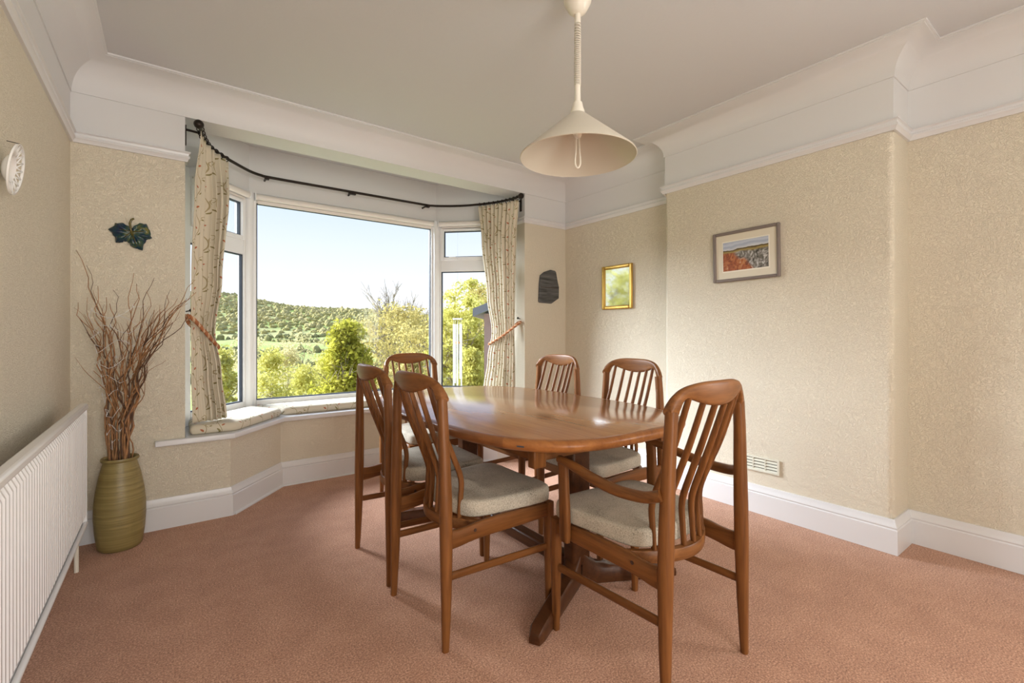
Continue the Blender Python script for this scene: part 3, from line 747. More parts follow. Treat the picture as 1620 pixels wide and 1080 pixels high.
MB().tube([(RXF-0.004, RY0, RZ0+0.008), (RXF-0.004, RY1, RZ0+0.008)], 0.009, 8).build('bottom_seam', RAD, rd, auto=50)
for yy in (-0.7, 0.75): MB().box(0.001, RXF-0.022, yy-0.02, yy+0.02, RZ0+0.1, RZ1-0.1).build('wall_bracket', RAD, rd)
MB().tube([(0.07, RY1+0.004, RZ0+0.03), (0.07, RY1+0.05, RZ0+0.03)], 0.012, 10).build('valve_tail', plain('chrome', (0.7, 0.7, 0.7), 0.2, 1.0), rd, auto=50)
MB().tube([(0.07, RY1+0.05, RZ0+0.005), (0.07, RY1+0.05, RZ0+0.06), (0.07, RY1+0.05, RZ0+0.09)], [0.013, 0.015, 0.012], 12).build('valve', MATS['chrome'], rd, auto=50)
MB().tube([(0.07, RY1+0.05, RZ0+0.005), (0.07, RY1+0.05, 0.0)], 0.009, 10).build('pipe', CREAMP, rd, auto=50)

# ---------------------------------------------------------------- vase, willow branches, fairy lights
m_, t, p, o_ = newmat('olive_ribbed_glaze'); v = coords(t, 'Object', (3, 3, 90))
n = N(t, 'ShaderNodeTexNoise', Scale=1.0, Detail=3.0); t.links.new(v, n.inputs['Vector'])
t.links.new(ramp(t, n.outputs[0], [(0.3, (0.21, 0.16, 0.055)), (0.7, (0.33, 0.26, 0.10))]), p.inputs['Base Color']); p.inputs['Roughness'].default_value = 0.42; bump(t, p, n.outputs[0], 0.5, 0.003); VASE = m_
VX, VY = -0.214, 3.272
vs = empty('floor_vase', (VX, VY, 0)); tag(vs, 'tall olive green ribbed ceramic floor vase in the corner by the radiator', 'vase')
outer = [(0.001, 0), (0.086, 0.0), (0.096, 0.012), (0.106, 0.09), (0.111, 0.17), (0.110, 0.24), (0.103, 0.31), (0.089, 0.39), (0.074, 0.45), (0.071, 0.466)]
MB().lathe(outer + [(0.066, 0.466), (0.068, 0.45), (0.083, 0.39), (0.102, 0.25), (0.10, 0.05), (0.001, 0.03)], 48).build('body', VASE, vs, auto=60)
MB().lathe([(0.068, 0.462), (0.080, 0.466), (0.083, 0.474), (0.080, 0.482), (0.069, 0.480), (0.065, 0.47), (0.068, 0.462)], 48).build('rim', VASE, vs, auto=60)
BARK = plain('willow_bark', (0.33, 0.165, 0.07), 0.6, nscale=30, namt=0.35)
BARKD = plain('dark_willow_bark', (0.11, 0.055, 0.03), 0.6, nscale=30, namt=0.35)
WIRE = plain('clear_wire', (0.75, 0.75, 0.75), 0.3)
tips = [(104, 394), (136, 420), (150, 452), (120, 478), (132, 470), (179, 458), (165, 470), (213, 432), (220, 449), (244, 439), (241, 461), (267, 467), (279, 472), (296, 472), (315, 443), (306, 462), (156, 586), (128, 500), (140, 497), (158, 505), (172, 480), (205, 500), (190, 520), (232, 480), (250, 490), (262, 500), (272, 490), (286, 488), (292, 480), (298, 500), (160, 545), (240, 520), (262, 540), (280, 510), (150, 520), (175, 560), (200, 545), (218, 530), (168, 600), (255, 570)]
for i, (u, v_) in enumerate(tips):
    dep = 2.50 + R.uniform(-0.10, 0.05); 
    if u > 285: dep = 2.46 - 0.05*R.random()
    if u < 140: dep = 2.44 + 0.05*R.random()
    T = at(u, v_, dep); T[1] = min(T[1], YB-0.045); T[0] = max(T[0], XL+0.03)
    th = math.atan2(T[1]-VY, T[0]-VX) + R.uniform(-0.4, 0.4); rm = R.uniform(0.010, 0.054)
    # pass through the mouth on the side the tip lies
    mouth = np.array([VX + rm*math.cos(th), VY + rm*math.sin(th), 0.478]); bot = np.array([VX - rm*0.8*math.cos(th), VY - rm*0.8*math.sin(th), 0.06 + 0.1*R.random()])
    npt = 20; pts = []; ph1, ph2 = R.uniform(0, 6), R.uniform(0, 6); fr = R.uniform(2.0, 3.6); am = R.uniform(0.010, 0.024)
    ln = np.linalg.norm(T-mouth)
    for k in range(npt):
        s = k/(npt-1); q = mouth*(1-s) + T*s
        q = q + np.array([0, 0, 1])*0.10*math.sin(PI*s)*0.6 + (np.array([VX, VY, 0]) - np.array([T[0], T[1], 0]))*0.22*math.sin(PI*s)
        env = min(1, s*5)*(1 - 0.2*s)
        q = q + np.array([am*math.sin(ph1 + fr*2*PI*s*ln) + 0.4*am*math.sin(3.1*ph1 + 2.3*fr*2*PI*s*ln), 0.6*am*math.cos(ph2 + fr*2*PI*s*ln), 0])*env
        q[1] = min(q[1], YB-0.03); pts.append(q)
    base_ = bot.copy(); allp = [bot] + pts
    mb = MB(); r0 = R.uniform(0.0034, 0.0058)
    mb.tube([q-base_ for q in allp], [r0] + [r0*(1 - 0.75*k/(npt-1)) for k in range(npt)], 6)
    for _ in range(R.randint(1, 3)):             # side twigs
        k = R.randint(7, 15); q0 = pts[k]; dr = pts[min(k+2, npt-1)] - pts[k-2]; dr = dr/np.linalg.norm(dr); sd = np.array([R.uniform(-1, 1), R.uniform(-0.5, 0.3), R.uniform(0, 0.6)])
        L_ = R.uniform(0.10, 0.22); tw = []
        for j in range(8):
            s = j/7; q = q0 + dr*L_*s + sd*L_*0.35*s + np.array([0.010*math.sin(6*s + ph2), 0.006*math.sin(5*s), 0])*s; q[1] = min(q[1], YB-0.03); q[0] = max(q[0], XL+0.02); tw.append(q-base_)
        mb.tube(tw, [r0*0.5*(1-0.7*j/7) for j in range(8)], 5)
    o = mb.build('willow_branch', BARKD if i % 4 == 1 else BARK, None, True); o.location = tuple(base_)
    special = {0: 'tallest thin willow branch, its tip curling up beside the left wall', 7: 'upright willow branch below the ceramic leaf, tallest of the middle ones', 9: 'willow branch right of centre with a hooked tip', 14: 'long willow branch reaching across the left curtain', 16: 'short willow stub low on the radiator side of the vase'}
    if i in special: tag(o, special[i], 'branch', 'curly willow branches in the vase'); continue
    tag(o, 'dark brown curly willow branch standing in the olive vase' if i % 4 == 1 else 'rust brown curly willow branch standing in the olive vase', 'branch', 'curly willow branches in the vase')
fls = empty('fairy_light_string', (VX, VY, 0.49)); tag(fls, 'thin clear fairy light wire wound among the willow branches', 'fairy lights')
wp = []
for k in range(160):
    s = k/159; a = s*2*PI*9; rr_ = 0.03 + 0.10*s + 0.01*math.sin(7*a)
    wp.append((rr_*math.cos(a), min(0.13, 0.6*rr_*math.sin(a)), 0.01 + 0.78*s + 0.03*math.sin(3.3*a)))
MB().tube(wp, 0.0013, 4).build('wire', WIRE, fls)
for k in range(6, 160, 5):
    MB().tube([wp[k], (wp[k][0], wp[k][1]-0.002, wp[k][2]+0.014)], [0.0022, 0.0012], 5).build('mini_bulb', WIRE, fls)

# ---------------------------------------------------------------- pendant lamp
LX, LY = 1.414, 1.442
pl = empty('pendant_lamp', (LX, LY, 0)); tag(pl, 'cream rise-and-fall pendant lamp with wide conical shade and coiled cord', 'lamp')
MB().lathe([(0.001, ZC-0.002), (0.062, ZC-0.002), (0.064, ZC-0.02), (0.058, ZC-0.07), (0.040, ZC-0.105), (0.022, ZC-0.12), (0.001, ZC-0.122)], 32).build('ceiling_cup', CREAMP, pl, auto=60)
MB().lathe([(0.001, ZC-0.12), (0.013, ZC-0.12), (0.013, ZC-0.16), (0.001, ZC-0.16)], 16).build('upper_grip', CREAMP, pl, auto=60)
ZS = 1.905                                     # rim height
hx = []
for k in range(30*14):
    a = 2*PI*k/14; s = k/(30*14); z = ZC-0.155 - (ZC-0.155-(ZS+0.31))*(s**0.82 if s > 0 else 0); hx.append((0.0115*math.cos(a), 0.0115*math.sin(a), z))
MB().tube(hx, 0.0035, 6).build('coiled_cord', plain('cord_plastic', (0.66, 0.62, 0.54), 0.45), pl, True)
MB().lathe([(0.001, ZS+0.315), (0.012, ZS+0.315), (0.013, ZS+0.232), (0.001, ZS+0.232)], 16).build('lower_grip', CREAMP, pl, auto=60)
MB().lathe([(0.001, ZS+0.235), (0.020, ZS+0.235), (0.024, ZS+0.215), (0.030, ZS+0.198), (0.030, ZS+0.185), (0.001, ZS+0.18)], 24).build('shade_cap', CREAMP, pl, auto=60)
MB().lathe([(0.031, ZS+0.188), (0.246, ZS+0.006), (0.249, ZS), (0.246, ZS-0.002), (0.243, ZS+0.004), (0.030, ZS+0.182), (0.031, ZS+0.188)], 64).build('lamp_shade', SHADE, pl, auto=40)
MB().lathe([(0.001, ZS+0.18), (0.027, ZS+0.18), (0.025, ZS+0.12), (0.014, ZS+0.085), (0.001, ZS+0.082)], 20).build('bulb_holder', CREAMP, pl, auto=60)
pp = [(-0.006, 0, ZS+0.088), (-0.008, 0, ZS+0.03), (-0.011, 0, ZS-0.025), (0, 0, ZS-0.045), (0.011, 0, ZS-0.025), (0.008, 0, ZS+0.03), (0.006, 0, ZS+0.088)]
MB().tube(rel([RT*q[0] + UP*q[2] for q in smooth_path(pp, 5)], (0, 0, 0)), 0.0042, 8).build('pull_handle', CREAMP, pl, True)

# ---------------------------------------------------------------- pictures, mirror, plaques, plate, vent
def frame_obj(name, xw, yc, zc, wd, ht, fwid, depth, mat, parent):
    """frame on a wall facing -x; local to parent at (xw,yc,zc)"""
    for nm, y0, y1, z0, z1 in (('frame_side', -wd/2, -wd/2+fwid, -ht/2, ht/2), ('frame_side', wd/2-fwid, wd/2, -ht/2, ht/2), ('frame_rail', -wd/2+fwid, wd/2-fwid, -ht/2, -ht/2+fwid), ('frame_rail', -wd/2+fwid, wd/2-fwid, ht/2-fwid, ht/2)):
        MB().box(-depth, -0.002, y0, y1, z0, z1).build(nm, mat, parent, bevel=fwid*0.28, seg=2)
GREYF = plain('mauve_grey_frame', (0.20, 0.165, 0.150), 0.4)
MATC = plain('cream_mount_card', (0.72, 0.67, 0.55), 0.8)
pic = empty('framed_picture', (XC, 1.541, 1.663)); tag(pic, 'mauve grey framed landscape picture of rocks in a cream mount', 'picture'); pic.rotation_euler = (math.radians(-0.8), 0, 0)
frame_obj('f', XC, 0, 0, 0.436, 0.336, 0.020, 0.022, GREYF, pic)
MB().box(-0.010, -0.002, -0.198, 0.198, -0.148, 0.148).build('mount', MATC, pic)
m_, t, p, o_ = newmat('painted_moor_print'); v = coords(t, 'Object'); L = t.links.new
sx = N(t, 'ShaderNodeSeparateXYZ'); L(v, sx.inputs[0])
n1 = N(t, 'ShaderNodeTexNoise', Scale=26.0, Detail=5.0, Distortion=1.5); L(v, n1.inputs['Vector'])
n2 = N(t, 'ShaderNodeTexNoise', Scale=9.0, Detail=3.0); L(v, n2.inputs['Vector'])
ma = N(t, 'ShaderNodeMath', operation='MULTIPLY_ADD'); L(n2.outputs[0], ma.inputs[0]); ma.inputs[1].default_value = 0.05; L(sx.outputs['Z'], ma.inputs[2])
lm = N(t, 'ShaderNodeMapRange'); L(ma.outputs[0], lm.inputs[0]); lm.inputs[1].default_value = -0.072; lm.inputs[2].default_value = 0.122
rock = ramp(t, n1.outputs[0], [(0.34, (0.03, 0.03, 0.025)), (0.45, (0.16, 0.15, 0.13)), (0.55, (0.34, 0.33, 0.32)), (0.66, (0.62, 0.62, 0.62))])
rust = ramp(t, n1.outputs[0], [(0.3, (0.12, 0.03, 0.015)), (0.5, (0.36, 0.10, 0.035)), (0.64, (0.48, 0.20, 0.07)), (0.72, (0.55, 0.5, 0.45))])
yy = N(t, 'ShaderNodeMath', operation='MULTIPLY_ADD'); L(sx.outputs['Y'], yy.inputs[0]); yy.inputs[1].default_value = 6.0
zz = N(t, 'ShaderNodeMath', operation='MULTIPLY_ADD'); L(sx.outputs['Z'], zz.inputs[0]); zz.inputs[1].default_value = -7.0; zz.inputs[2].default_value = 0.02; L(zz.outputs[0], yy.inputs[2])
ad = N(t, 'ShaderNodeMath', operation='MULTIPLY_ADD', use_clamp=True); L(n2.outputs[0], ad.inputs[0]); ad.inputs[1].default_value = 0.7; L(yy.outputs[0], ad.inputs[2])
st = ramp(t, ad.outputs[0], [(0.55, (0, 0, 0)), (0.75, (1, 1, 1))])
g1 = N(t, 'ShaderNodeMixRGB'); L(st, g1.inputs[0]); L(rock, g1.inputs[1]); L(rust, g1.inputs[2])
upper = ramp(t, lm.outputs[0], [(0.60, (0.25, 0.20, 0.06)), (0.68, (0.36, 0.28, 0.09)), (0.70, (0.13, 0.09, 0.035)), (0.745, (0.12, 0.09, 0.04)), (0.75, (0.62, 0.65, 0.70)), (0.86, (0.36, 0.42, 0.55)), (0.93, (0.55, 0.60, 0.70)), (1.0, (0.40, 0.45, 0.58))])
gate = ramp(t, lm.outputs[0], [(0.60, (0, 0, 0)), (0.66, (1, 1, 1))])
g2 = N(t, 'ShaderNodeMixRGB'); L(gate, g2.inputs[0]); L(g1.outputs[0], g2.inputs[1]); L(upper, g2.inputs[2]); L(g2.outputs[0], p.inputs['Base Color']); p.inputs['Roughness'].default_value = 0.5
MB().box(-0.0125, -0.0101, -0.148, 0.148, -0.096, 0.097).build('print', m_, pic)
MB().add([(-0.0103, a*0.156, b*0.105+0.0) for a, b in ((-1, -1), (1, -1), (1, 1), (-1, 1))] , [(0, 1, 2, 3)]).build('mount_line', plain('mount_line_card', (0.86, 0.82, 0.72), 0.8), pic)

GILT = plain('gilt_frame', (0.52, 0.33, 0.08), 0.35, 0.75, bscale=60, bstr=0.3)
mir = empty('wall_mirror', (XA, 2.750, 1.555)); tag(mir, 'small gilt framed mirror on the alcove wall reflecting the window', 'mirror')
frame_obj('f', XA, 0, 0, 0.345, 0.39, 0.032, 0.024, GILT, mir)
MB().box(-0.010, -0.002, -0.145, 0.145, -0.165, 0.165).build('mirror_glass', plain('mirror_silver', (0.80, 0.82, 0.83), 0.04, 1.0), mir)
MB().box(-0.0135, -0.0105, -0.143, 0.143, -0.163, 0.163)

# slate plaque on the back wall
sl = [(2.833, 1.450), (2.842, 1.440), (2.990, 1.435), (3.085, 1.490), (3.088, 1.60), (3.070, 1.66), (3.050, 1.745), (3.035, 1.757), (2.980, 1.762), (2.905, 1.738), (2.852, 1.700), (2.842, 1.62)]
m_, t, p, o_ = newmat('dark_slate'); v = coords(t, 'Object', (4, 4, 40)); n = N(t, 'ShaderNodeTexNoise', Scale=1.5, Detail=6.0, Distortion=0.5); t.links.new(v, n.inputs['Vector'])
t.links.new(ramp(t, n.outputs[0], [(0.3, (0.025, 0.026, 0.026)), (0.5, (0.075, 0.077, 0.078)), (0.75, (0.15, 0.15, 0.15))]), p.inputs['Base Color']); p.inputs['Roughness'].default_value = 0.6; bump(t, p, n.outputs[0], 0.7, 0.004)
slo = MB(); c0 = np.array([2.96, 1.60]); ring = lambda k, y: [(c0[0] + (x-c0[0])*k, y, c0[1] + (z-c0[1])*k) for x, z in sl]
slo.loft([ring(1.0, YB-0.001), ring(1.0, YB-0.016), ring(0.955, YB-0.020)])
spl = slo.build('slate_plaque', m_); tag(spl, 'irregular dark grey slate plaque on the wall beside the right curtain', 'plaque')
MB().obox((2.85, YB-0.0205), (3.068, YB-0.0205), 0, 0.0012, 1.587, 1.592).build('ledge_line', PLUG, spl)

# ceramic vine leaf on the back wall (left of the bay)
outl = [(172, 363), (180, 357), (182, 352.5), (193, 352), (203, 358), (207, 361), (212, 357), (222, 353.5), (231, 354), (236, 362), (239, 370), (240, 377), (232, 380), (228, 386), (226, 396), (218, 393.5), (208, 390), (203, 383), (197, 381), (192, 383.5), (182, 383), (182, 375), (178, 370)]
def onwall(u, v, y): r = FW + RT*(u-CXP)/FPX + UP*(CYP-v)/FPX; return np.array([0, 0, EYE]) + r*y/r[1]
m_, t, p, o_ = newmat('blue_green_glaze'); v = coords(t, 'Object'); n = N(t, 'ShaderNodeTexNoise', Scale=22.0, Detail=4.0, Distortion=0.8); t.links.new(v, n.inputs['Vector'])
t.links.new(ramp(t, n.outputs[0], [(0.30, (0.004, 0.010, 0.055)), (0.45, (0.010, 0.040, 0.060)), (0.55, (0.035, 0.075, 0.045)), (0.68, (0.16, 0.15, 0.04))]), p.inputs['Base Color']); p.inputs['Roughness'].default_value = 0.12; bump(t, p, n.outputs[0], 0.6, 0.006)
cen = onwall(208, 368, YB-0.03); P_ = [onwall(u, v_, YB-0.006) for u, v_ in outl]
lf = empty('ceramic_vine_leaf', tuple(onwall(208, 368, YB-0.001))); tag(lf, 'glazed blue green ceramic vine leaf hung on the wall above the branches', 'wall ornament')
lo = np.array(lf.location); mb = MB(); rings = []
fine = []
for i in range(len(P_)):
    a, b = P_[i], P_[(i+1) % len(P_)]
    for s in (0, 1/3, 2/3): fine.append(a*(1-s) + b*s + np.array([R.uniform(-.003, .003), 0, R.uniform(-.003, .003)]))
for k, y in ((1.0, YB-0.003), (1.0, YB-0.010), (0.8, YB-0.024), (0.5, YB-0.026), (0.2, YB-0.022), (0.02, YB-0.020)):
    rings.append([np.array([cen[0] + (q[0]-cen[0])*k, y + (0.005*math.sin(i*0.9) if 0.3 < k < 0.9 else 0), cen[2] + (q[2]-cen[2])*k]) - lo for i, q in enumerate(fine)])
mb.loft(rings).build('leaf_blade', m_, lf, True)
MB().tube([onwall(u, v_, YB-0.026)-lo for u, v_ in ((209, 372), (206.5, 361), (205.5, 353), (208, 347.5), (212, 345.5))], [0.004, 0.006, 0.006, 0.006, 0.005], 8).build('leaf_stalk', plain('olive_glaze', (0.11, 0.09, 0.02), 0.15), lf, True)
for e in ((188, 362), (230, 366), (217, 390), (193, 378)):
    MB().tube([onwall(208, 366, YB-0.024)-lo, onwall((208+e[0])/2, (366+e[1])/2, YB-0.030)-lo, onwall(e[0], e[1], YB-0.020)-lo], [0.003, 0.002, 0.001], 6).build('leaf_vein', MATS['olive_glaze'], lf, True)

# lattice edged plate on the left wall
CHINA = plain('white_china', (0.85, 0.85, 0.84), 0.12)
pt = empty('lattice_plate', (XL+0.004, 2.13, 1.675)); tag(pt, 'small white lattice rimmed china plate hung on the left wall', 'plate'); pt.rotation_euler = (0, math.radians(8), 0)
def xr(prof, n=40):   # lathe about local x
    mb = MB(); mb.loft([[(x, r*math.cos(2*PI*k/n), r*math.sin(2*PI*k/n)) for k in range(n)] for r, x in prof], caps=False); return mb
xr([(0.0005, 0.006), (0.030, 0.006), (0.042, 0.014), (0.047, 0.022), (0.043, 0.024), (0.037, 0.017), (0.028, 0.011), (0.0005, 0.011)]).build('plate_well', CHINA, pt, auto=50)
xr([(0.077, 0.028), (0.081, 0.030), (0.081, 0.035), (0.077, 0.035), (0.077, 0.028)]).build('plate_rim', CHINA, pt, auto=50)
for k in range(18):
    a = 2*PI*k/18; mb = MB()
    for da in (-1, 1):
        b = a + da*2*PI/36
        mb.tube([(0.023, 0.045*math.cos(a), 0.045*math.sin(a)), (0.031, 0.078*math.cos(b), 0.078*math.sin(b))], 0.0024, 6)
    mb.build('lattice_bar', CHINA, pt, True)
MB().tube([(0.0, 0.0, 0.083), (0.028, 0.0, 0.084), (0.034, 0, 0.078)], 0.0012, 5).build('hanger_wire', IRON, pt)

# wall vent on the chimney breast
VENT = plain('pale_green_vent', (0.68, 0.67, 0.57), 0.4)
ve = empty('wall_vent', (XC, 1.455, 0.312)); tag(ve, 'pale cream louvred wall vent low on the chimney breast', 'vent')
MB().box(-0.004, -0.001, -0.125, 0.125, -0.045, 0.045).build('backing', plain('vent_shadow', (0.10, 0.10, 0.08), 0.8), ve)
for y0, y1, z0, z1 in ((-0.126, -0.112, -0.047, 0.047), (0.112, 0.126, -0.047, 0.047), (-0.112, 0.112, -0.047, -0.037), (-0.112, 0.112, 0.037, 0.047)): MB().box(-0.012, -0.001, y0, y1, z0, z1).build('vent_frame', VENT, ve, bevel=0.002)
for y in (-0.040, 0.035): MB().box(-0.011, -0.002, y-0.003, y+0.003, -0.037, 0.037).build('divider', VENT, ve)
for k in range(4):
    z = -0.036 + k*0.0188
    MB().add([(-0.013, -0.112, z), (-0.013, 0.112, z), (-0.003, 0.112, z+0.013), (-0.003, -0.112, z+0.013), (-0.011, -0.112, z-0.001), (-0.011, 0.112, z-0.001), (-0.001, 0.112, z+0.012), (-0.001, -0.112, z+0.012)], [(0, 1, 2, 3), (7, 6, 5, 4), (0, 4, 5, 1), (1, 5, 6, 2), (2, 6, 7, 3), (3, 7, 4, 0)]).build('louvre', VENT, ve)

# ---------------------------------------------------------------- outside
FOREST = leafmat('hill_woodland', [(0.33, 0.31, 0.13), (0.42, 0.37, 0.15), (0.50, 0.42, 0.19), (0.42, 0.36, 0.19)], 0.02, 0.15)
FIELD = None
m_, t, p, o_ = newmat('valley_fields'); v = coords(t); n = N(t, 'ShaderNodeTexNoise', Scale=0.012, Detail=2.0); t.links.new(v, n.inputs['Vector'])
n3 = N(t, 'ShaderNodeTexNoise', Scale=0.25, Detail=6.0); t.links.new(v, n3.inputs['Vector'])
mxn = N(t, 'ShaderNodeMath', operation='MULTIPLY_ADD'); t.links.new(n3.outputs[0], mxn.inputs[0]); mxn.inputs[1].default_value = 0.25; t.links.new(n.outputs[0], mxn.inputs[2])
t.links.new(ramp(t, mxn.outputs[0], [(0.45, (0.22, 0.27, 0.085)), (0.58, (0.28, 0.31, 0.11)), (0.70, (0.34, 0.32, 0.15))]), p.inputs['Base Color']); p.inputs['Roughness'].default_value = 1.0; p.inputs['Specular IOR Level'].default_value = 0.0; FIELD = m_
ridge_t = [-3.0, -1.2, -0.62, -0.55, -0.50, -0.45, -0.39, -0.34, -0.29, -0.23, -0.18, -0.05, 0.5, 2.0]
ridge_v = [440, 455, 464, 473, 481, 485, 487, 488, 490, 495, 498, 500, 490, 480]
Ds = [4.6, 7, 10, 15, 25, 40, 70, 110, 160, 220, 290, 360, 430, 500, 560, 620, 680, 740, 800, 880]
def ground_z(D, tt):
    rz = EYE + 800*(CYP - np.interp(tt, ridge_t, ridge_v))/FPX - 4.5
    base_ = np.interp(D, [4.6, 7, 15, 40, 70, 110, 160, 220, 290, 360, 430, 500], [-1.2, -2.2, -4.0, -7.5, -10.5, -13.0, -13.5, -11.5, -8.5, -4.5, 0.0, 8.0])
    if D > 430:
        s = min(1, (D-430)/370.0); hz = base_*0 + (rz)*(math.sin(s*PI/2)) ; base_ = max(np.interp(D, [430, 500], [0, 8.0]), hz) if D < 500 else hz
    if D > 800: base_ = rz - (D-800)*0.2
    return base_
ts = np.linspace(-1.95, 1.75, 110); V = []; F = []
for D in Ds:
    for az in ts:
        ac = max(-1.2, min(1.2, az)); tt = math.tan(ac); q = D/math.cos(ac)*(FW*math.cos(az) + RT*math.sin(az)); V.append((q[0], q[1], ground_z(D, tt) + 0.6*math.sin(tt*40 + D*0.05)*min(1, D/300)))
n_ = len(ts)
for i in range(len(Ds)-1):
    for j in range(n_-1): F.append((i*n_+j, i*n_+j+1, (i+1)*n_+j+1, (i+1)*n_+j))
gm = MB(); gm.add(V, F)
tag(struct(gm.build('ground', FIELD, smooth=True)), 'green valley and hillside seen beyond the bay window')

def blob_field(name, pts, mat, label, cat):
    ico = bmesh.new(); bmesh.ops.create_icosphere(ico, subdivisions=1, radius=1.0); bv = np.array([v.co for v in ico.verts]); bf = np.array([[v.index for v in f.verts] for f in ico.faces]); ico.free()
    AV = []; AF = []
    for i, (x, y, z, r, h) in enumerate(pts):
        jit = 1 + NR.normal(0, 0.16, (len(bv), 1)); q = bv*jit*np.array([r, r, h]) + np.array([x, y, z + h*0.30]); AV.append(q); AF.append(bf + i*len(bv))
    me = bpy.data.meshes.new(name); me.from_pydata(np.vstack(AV).tolist(), [], np.vstack(AF).tolist()); o = link(name, me, mat)
    tag(o, label, cat, kind='stuff'); return o
pts = []
for _ in range(10000):
    D = 430 + 400*NR.random()**0.9; tt = NR.uniform(-1.25, 0.35)
    q = D*(FW + RT*tt); r = NR.uniform(1.6, 3.4); pts.append((q[0], q[1], ground_z(D, tt)-1, r, r*NR.uniform(0.9, 1.4)))
blob_field('hillside_woodland', pts, FOREST, 'olive and tan woodland covering the far hillside', 'woodland')
pts = []
for D0, slope, a, b in ((395, 40, -0.9, -0.05), (330, -60, -0.56, -0.1), (265, 30, -0.9, -0.1), (190, -25, -0.7, -0.1), (150, 20, -0.9, 0.1)):
    for tt in np.arange(a, b, 1.9/D0):
        if NR.random() < 0.82:
            D = D0 + slope*(tt+0.4)*3 + NR.normal(0, 2); q = D*(FW + RT*tt); r = NR.uniform(1.2, 3.2); pts.append((q[0], q[1], ground_z(D, tt)-0.5, r, r*NR.uniform(0.8, 1.5)))
blob_field('hedgerow_trees', pts, leafmat('hedgerow_leaf', [(0.22, 0.21, 0.09), (0.36, 0.33, 0.14), (0.46, 0.42, 0.20)], 0.05, 0.15), 'pale hedgerows and small trees between the valley fields', 'hedgerow')

def leaf_cloud(name, centers, per, size, mat, parent, upbias=0.2):
    """many small folded leaf quads gathered round clump centres (x,y,z,r)"""
    C = np.array(centers); K_ = len(C)*per
    idx = np.repeat(np.arange(len(C)), per); d = NR.normal(0, 1, (K_, 3)); d /= np.linalg.norm(d, axis=1, keepdims=True)
    rad = C[idx, 3]*(NR.random(K_)**0.4); P = C[idx, :3] + d*rad[:, None]*np.array([1, 1, 0.85])
    a = NR.normal(0, 1, (K_, 3)); a /= np.linalg.norm(a, axis=1, keepdims=True); b = np.cross(a, NR.normal(0, 1, (K_, 3)) + np.array([0, 0, upbias])); b /= (np.linalg.norm(b, axis=1, keepdims=True)+1e-9)
    s = size*(0.6 + 0.8*NR.random((K_, 1)))
    Vq = np.stack([P - a*s, P - b*s*0.5, P + a*s, P + b*s*0.5], 1).reshape(-1, 3)
    me = bpy.data.meshes.new(name); me.vertices.add(len(Vq)); me.vertices.foreach_set('co', Vq.ravel().astype(np.float32))
    me.loops.add(len(Vq)); me.loops.foreach_set('vertex_index', np.arange(len(Vq), dtype=np.int32)); me.polygons.add(K_); me.polygons.foreach_set('loop_start', np.arange(0, len(Vq), 4, dtype=np.int32)); me.polygons.foreach_set('loop_total', np.full(K_, 4, dtype=np.int32))
    me.update(calc_edges=True); return tag(link(name, me, mat, parent), kind='stuff')
def branches(mb, p, d, L_, r, depth, spread=0.55, up=0.15):
    e = p + d*L_; k = 4; pts_ = [p + (e-p)*i/k + NR.normal(0, L_*0.02, 3)*(i > 0) for i in range(k+1)]
    mb.tube(pts_, [r*(1-0.45*i/k) for i in range(k+1)], 5 if depth > 2 else 3, caps=False)
    if depth == 0: return
    for _ in range(3 if depth > 1 else 4):
        s = NR.uniform(0.45, 1.0); nd = d + NR.normal(0, spread, 3) + np.array([0, 0, up]); nd /= np.linalg.norm(nd)
        branches(mb, p + (e-p)*s, nd, L_*NR.uniform(0.55, 0.78), r*0.60, depth-1, spread, up)
TRUNK = plain('pale_tree_bark', (0.34, 0.27, 0.20), 0.9, nscale=3, namt=0.3)
L_GOLD = leafmat('golden_spring_leaf', [(0.34, 0.26, 0.09), (0.48, 0.39, 0.14), (0.60, 0.52, 0.24)], 0.9)
L_YEL = leafmat('yellow_green_leaf', [(0.40, 0.37, 0.08), (0.60, 0.55, 0.15), (0.74, 0.68, 0.28)], 1.2)
L_SHRUB = leafmat('glossy_shrub_leaf', [(0.14, 0.15, 0.025), (0.46, 0.43, 0.06), (0.76, 0.68, 0.16)], 3.0)
L_TAN = leafmat('tan_bud_leaf', [(0.44, 0.38, 0.18), (0.60, 0.52, 0.27), (0.70, 0.64, 0.36)], 1.0)
def tree(name, label, u, D, vtop, wpx, leaf, size, clumps, per, shape='round', trunk=0.10, group='trees and shrubs beyond the bay window', twig=2):
    tt = (u-CXP)/FPX; q = D*(FW + RT*tt); gz = ground_z(D, tt) - 0.2; zt = EYE + D*(CYP-vtop)/FPX; H = zt-gz; Wd = wpx*D/FPX/2
    root = empty(name, (q[0], q[1], gz)); tag(root, label, 'shrub' if shape == 'cone' else 'tree', group)
    mb = MB(); mb.tube([(0, 0, 0), (0.02, 0.01, H*0.35), (0, 0, H*0.8)], [trunk, trunk*0.7, trunk*0.2], 7)
    for _ in range(9):
        d = NR.normal(0, 0.6, 3); d[2] = abs(d[2]) + 0.4; d /= np.linalg.norm(d); branches(mb, np.array([0, 0, H*NR.uniform(0.25, 0.65)]), d, H*0.16, trunk*0.35, twig)
    mb.build('trunk', TRUNK, root, True)
    cs = []
    for _ in range(clumps):
        z = NR.uniform(0.12, 0.97); a = NR.uniform(0, 2*PI)
        wz = (1-z)**0.75*1.05 if shape == 'cone' else math.sqrt(max(0.02, 1-((z-0.58)/0.45)**2))
        rr_ = Wd*wz*math.sqrt(NR.random()); cs.append((rr_*math.cos(a), rr_*math.sin(a), z*H, Wd*NR.uniform(0.16, 0.32)))
    leaf_cloud('foliage', cs, per, size, leaf, root); return root
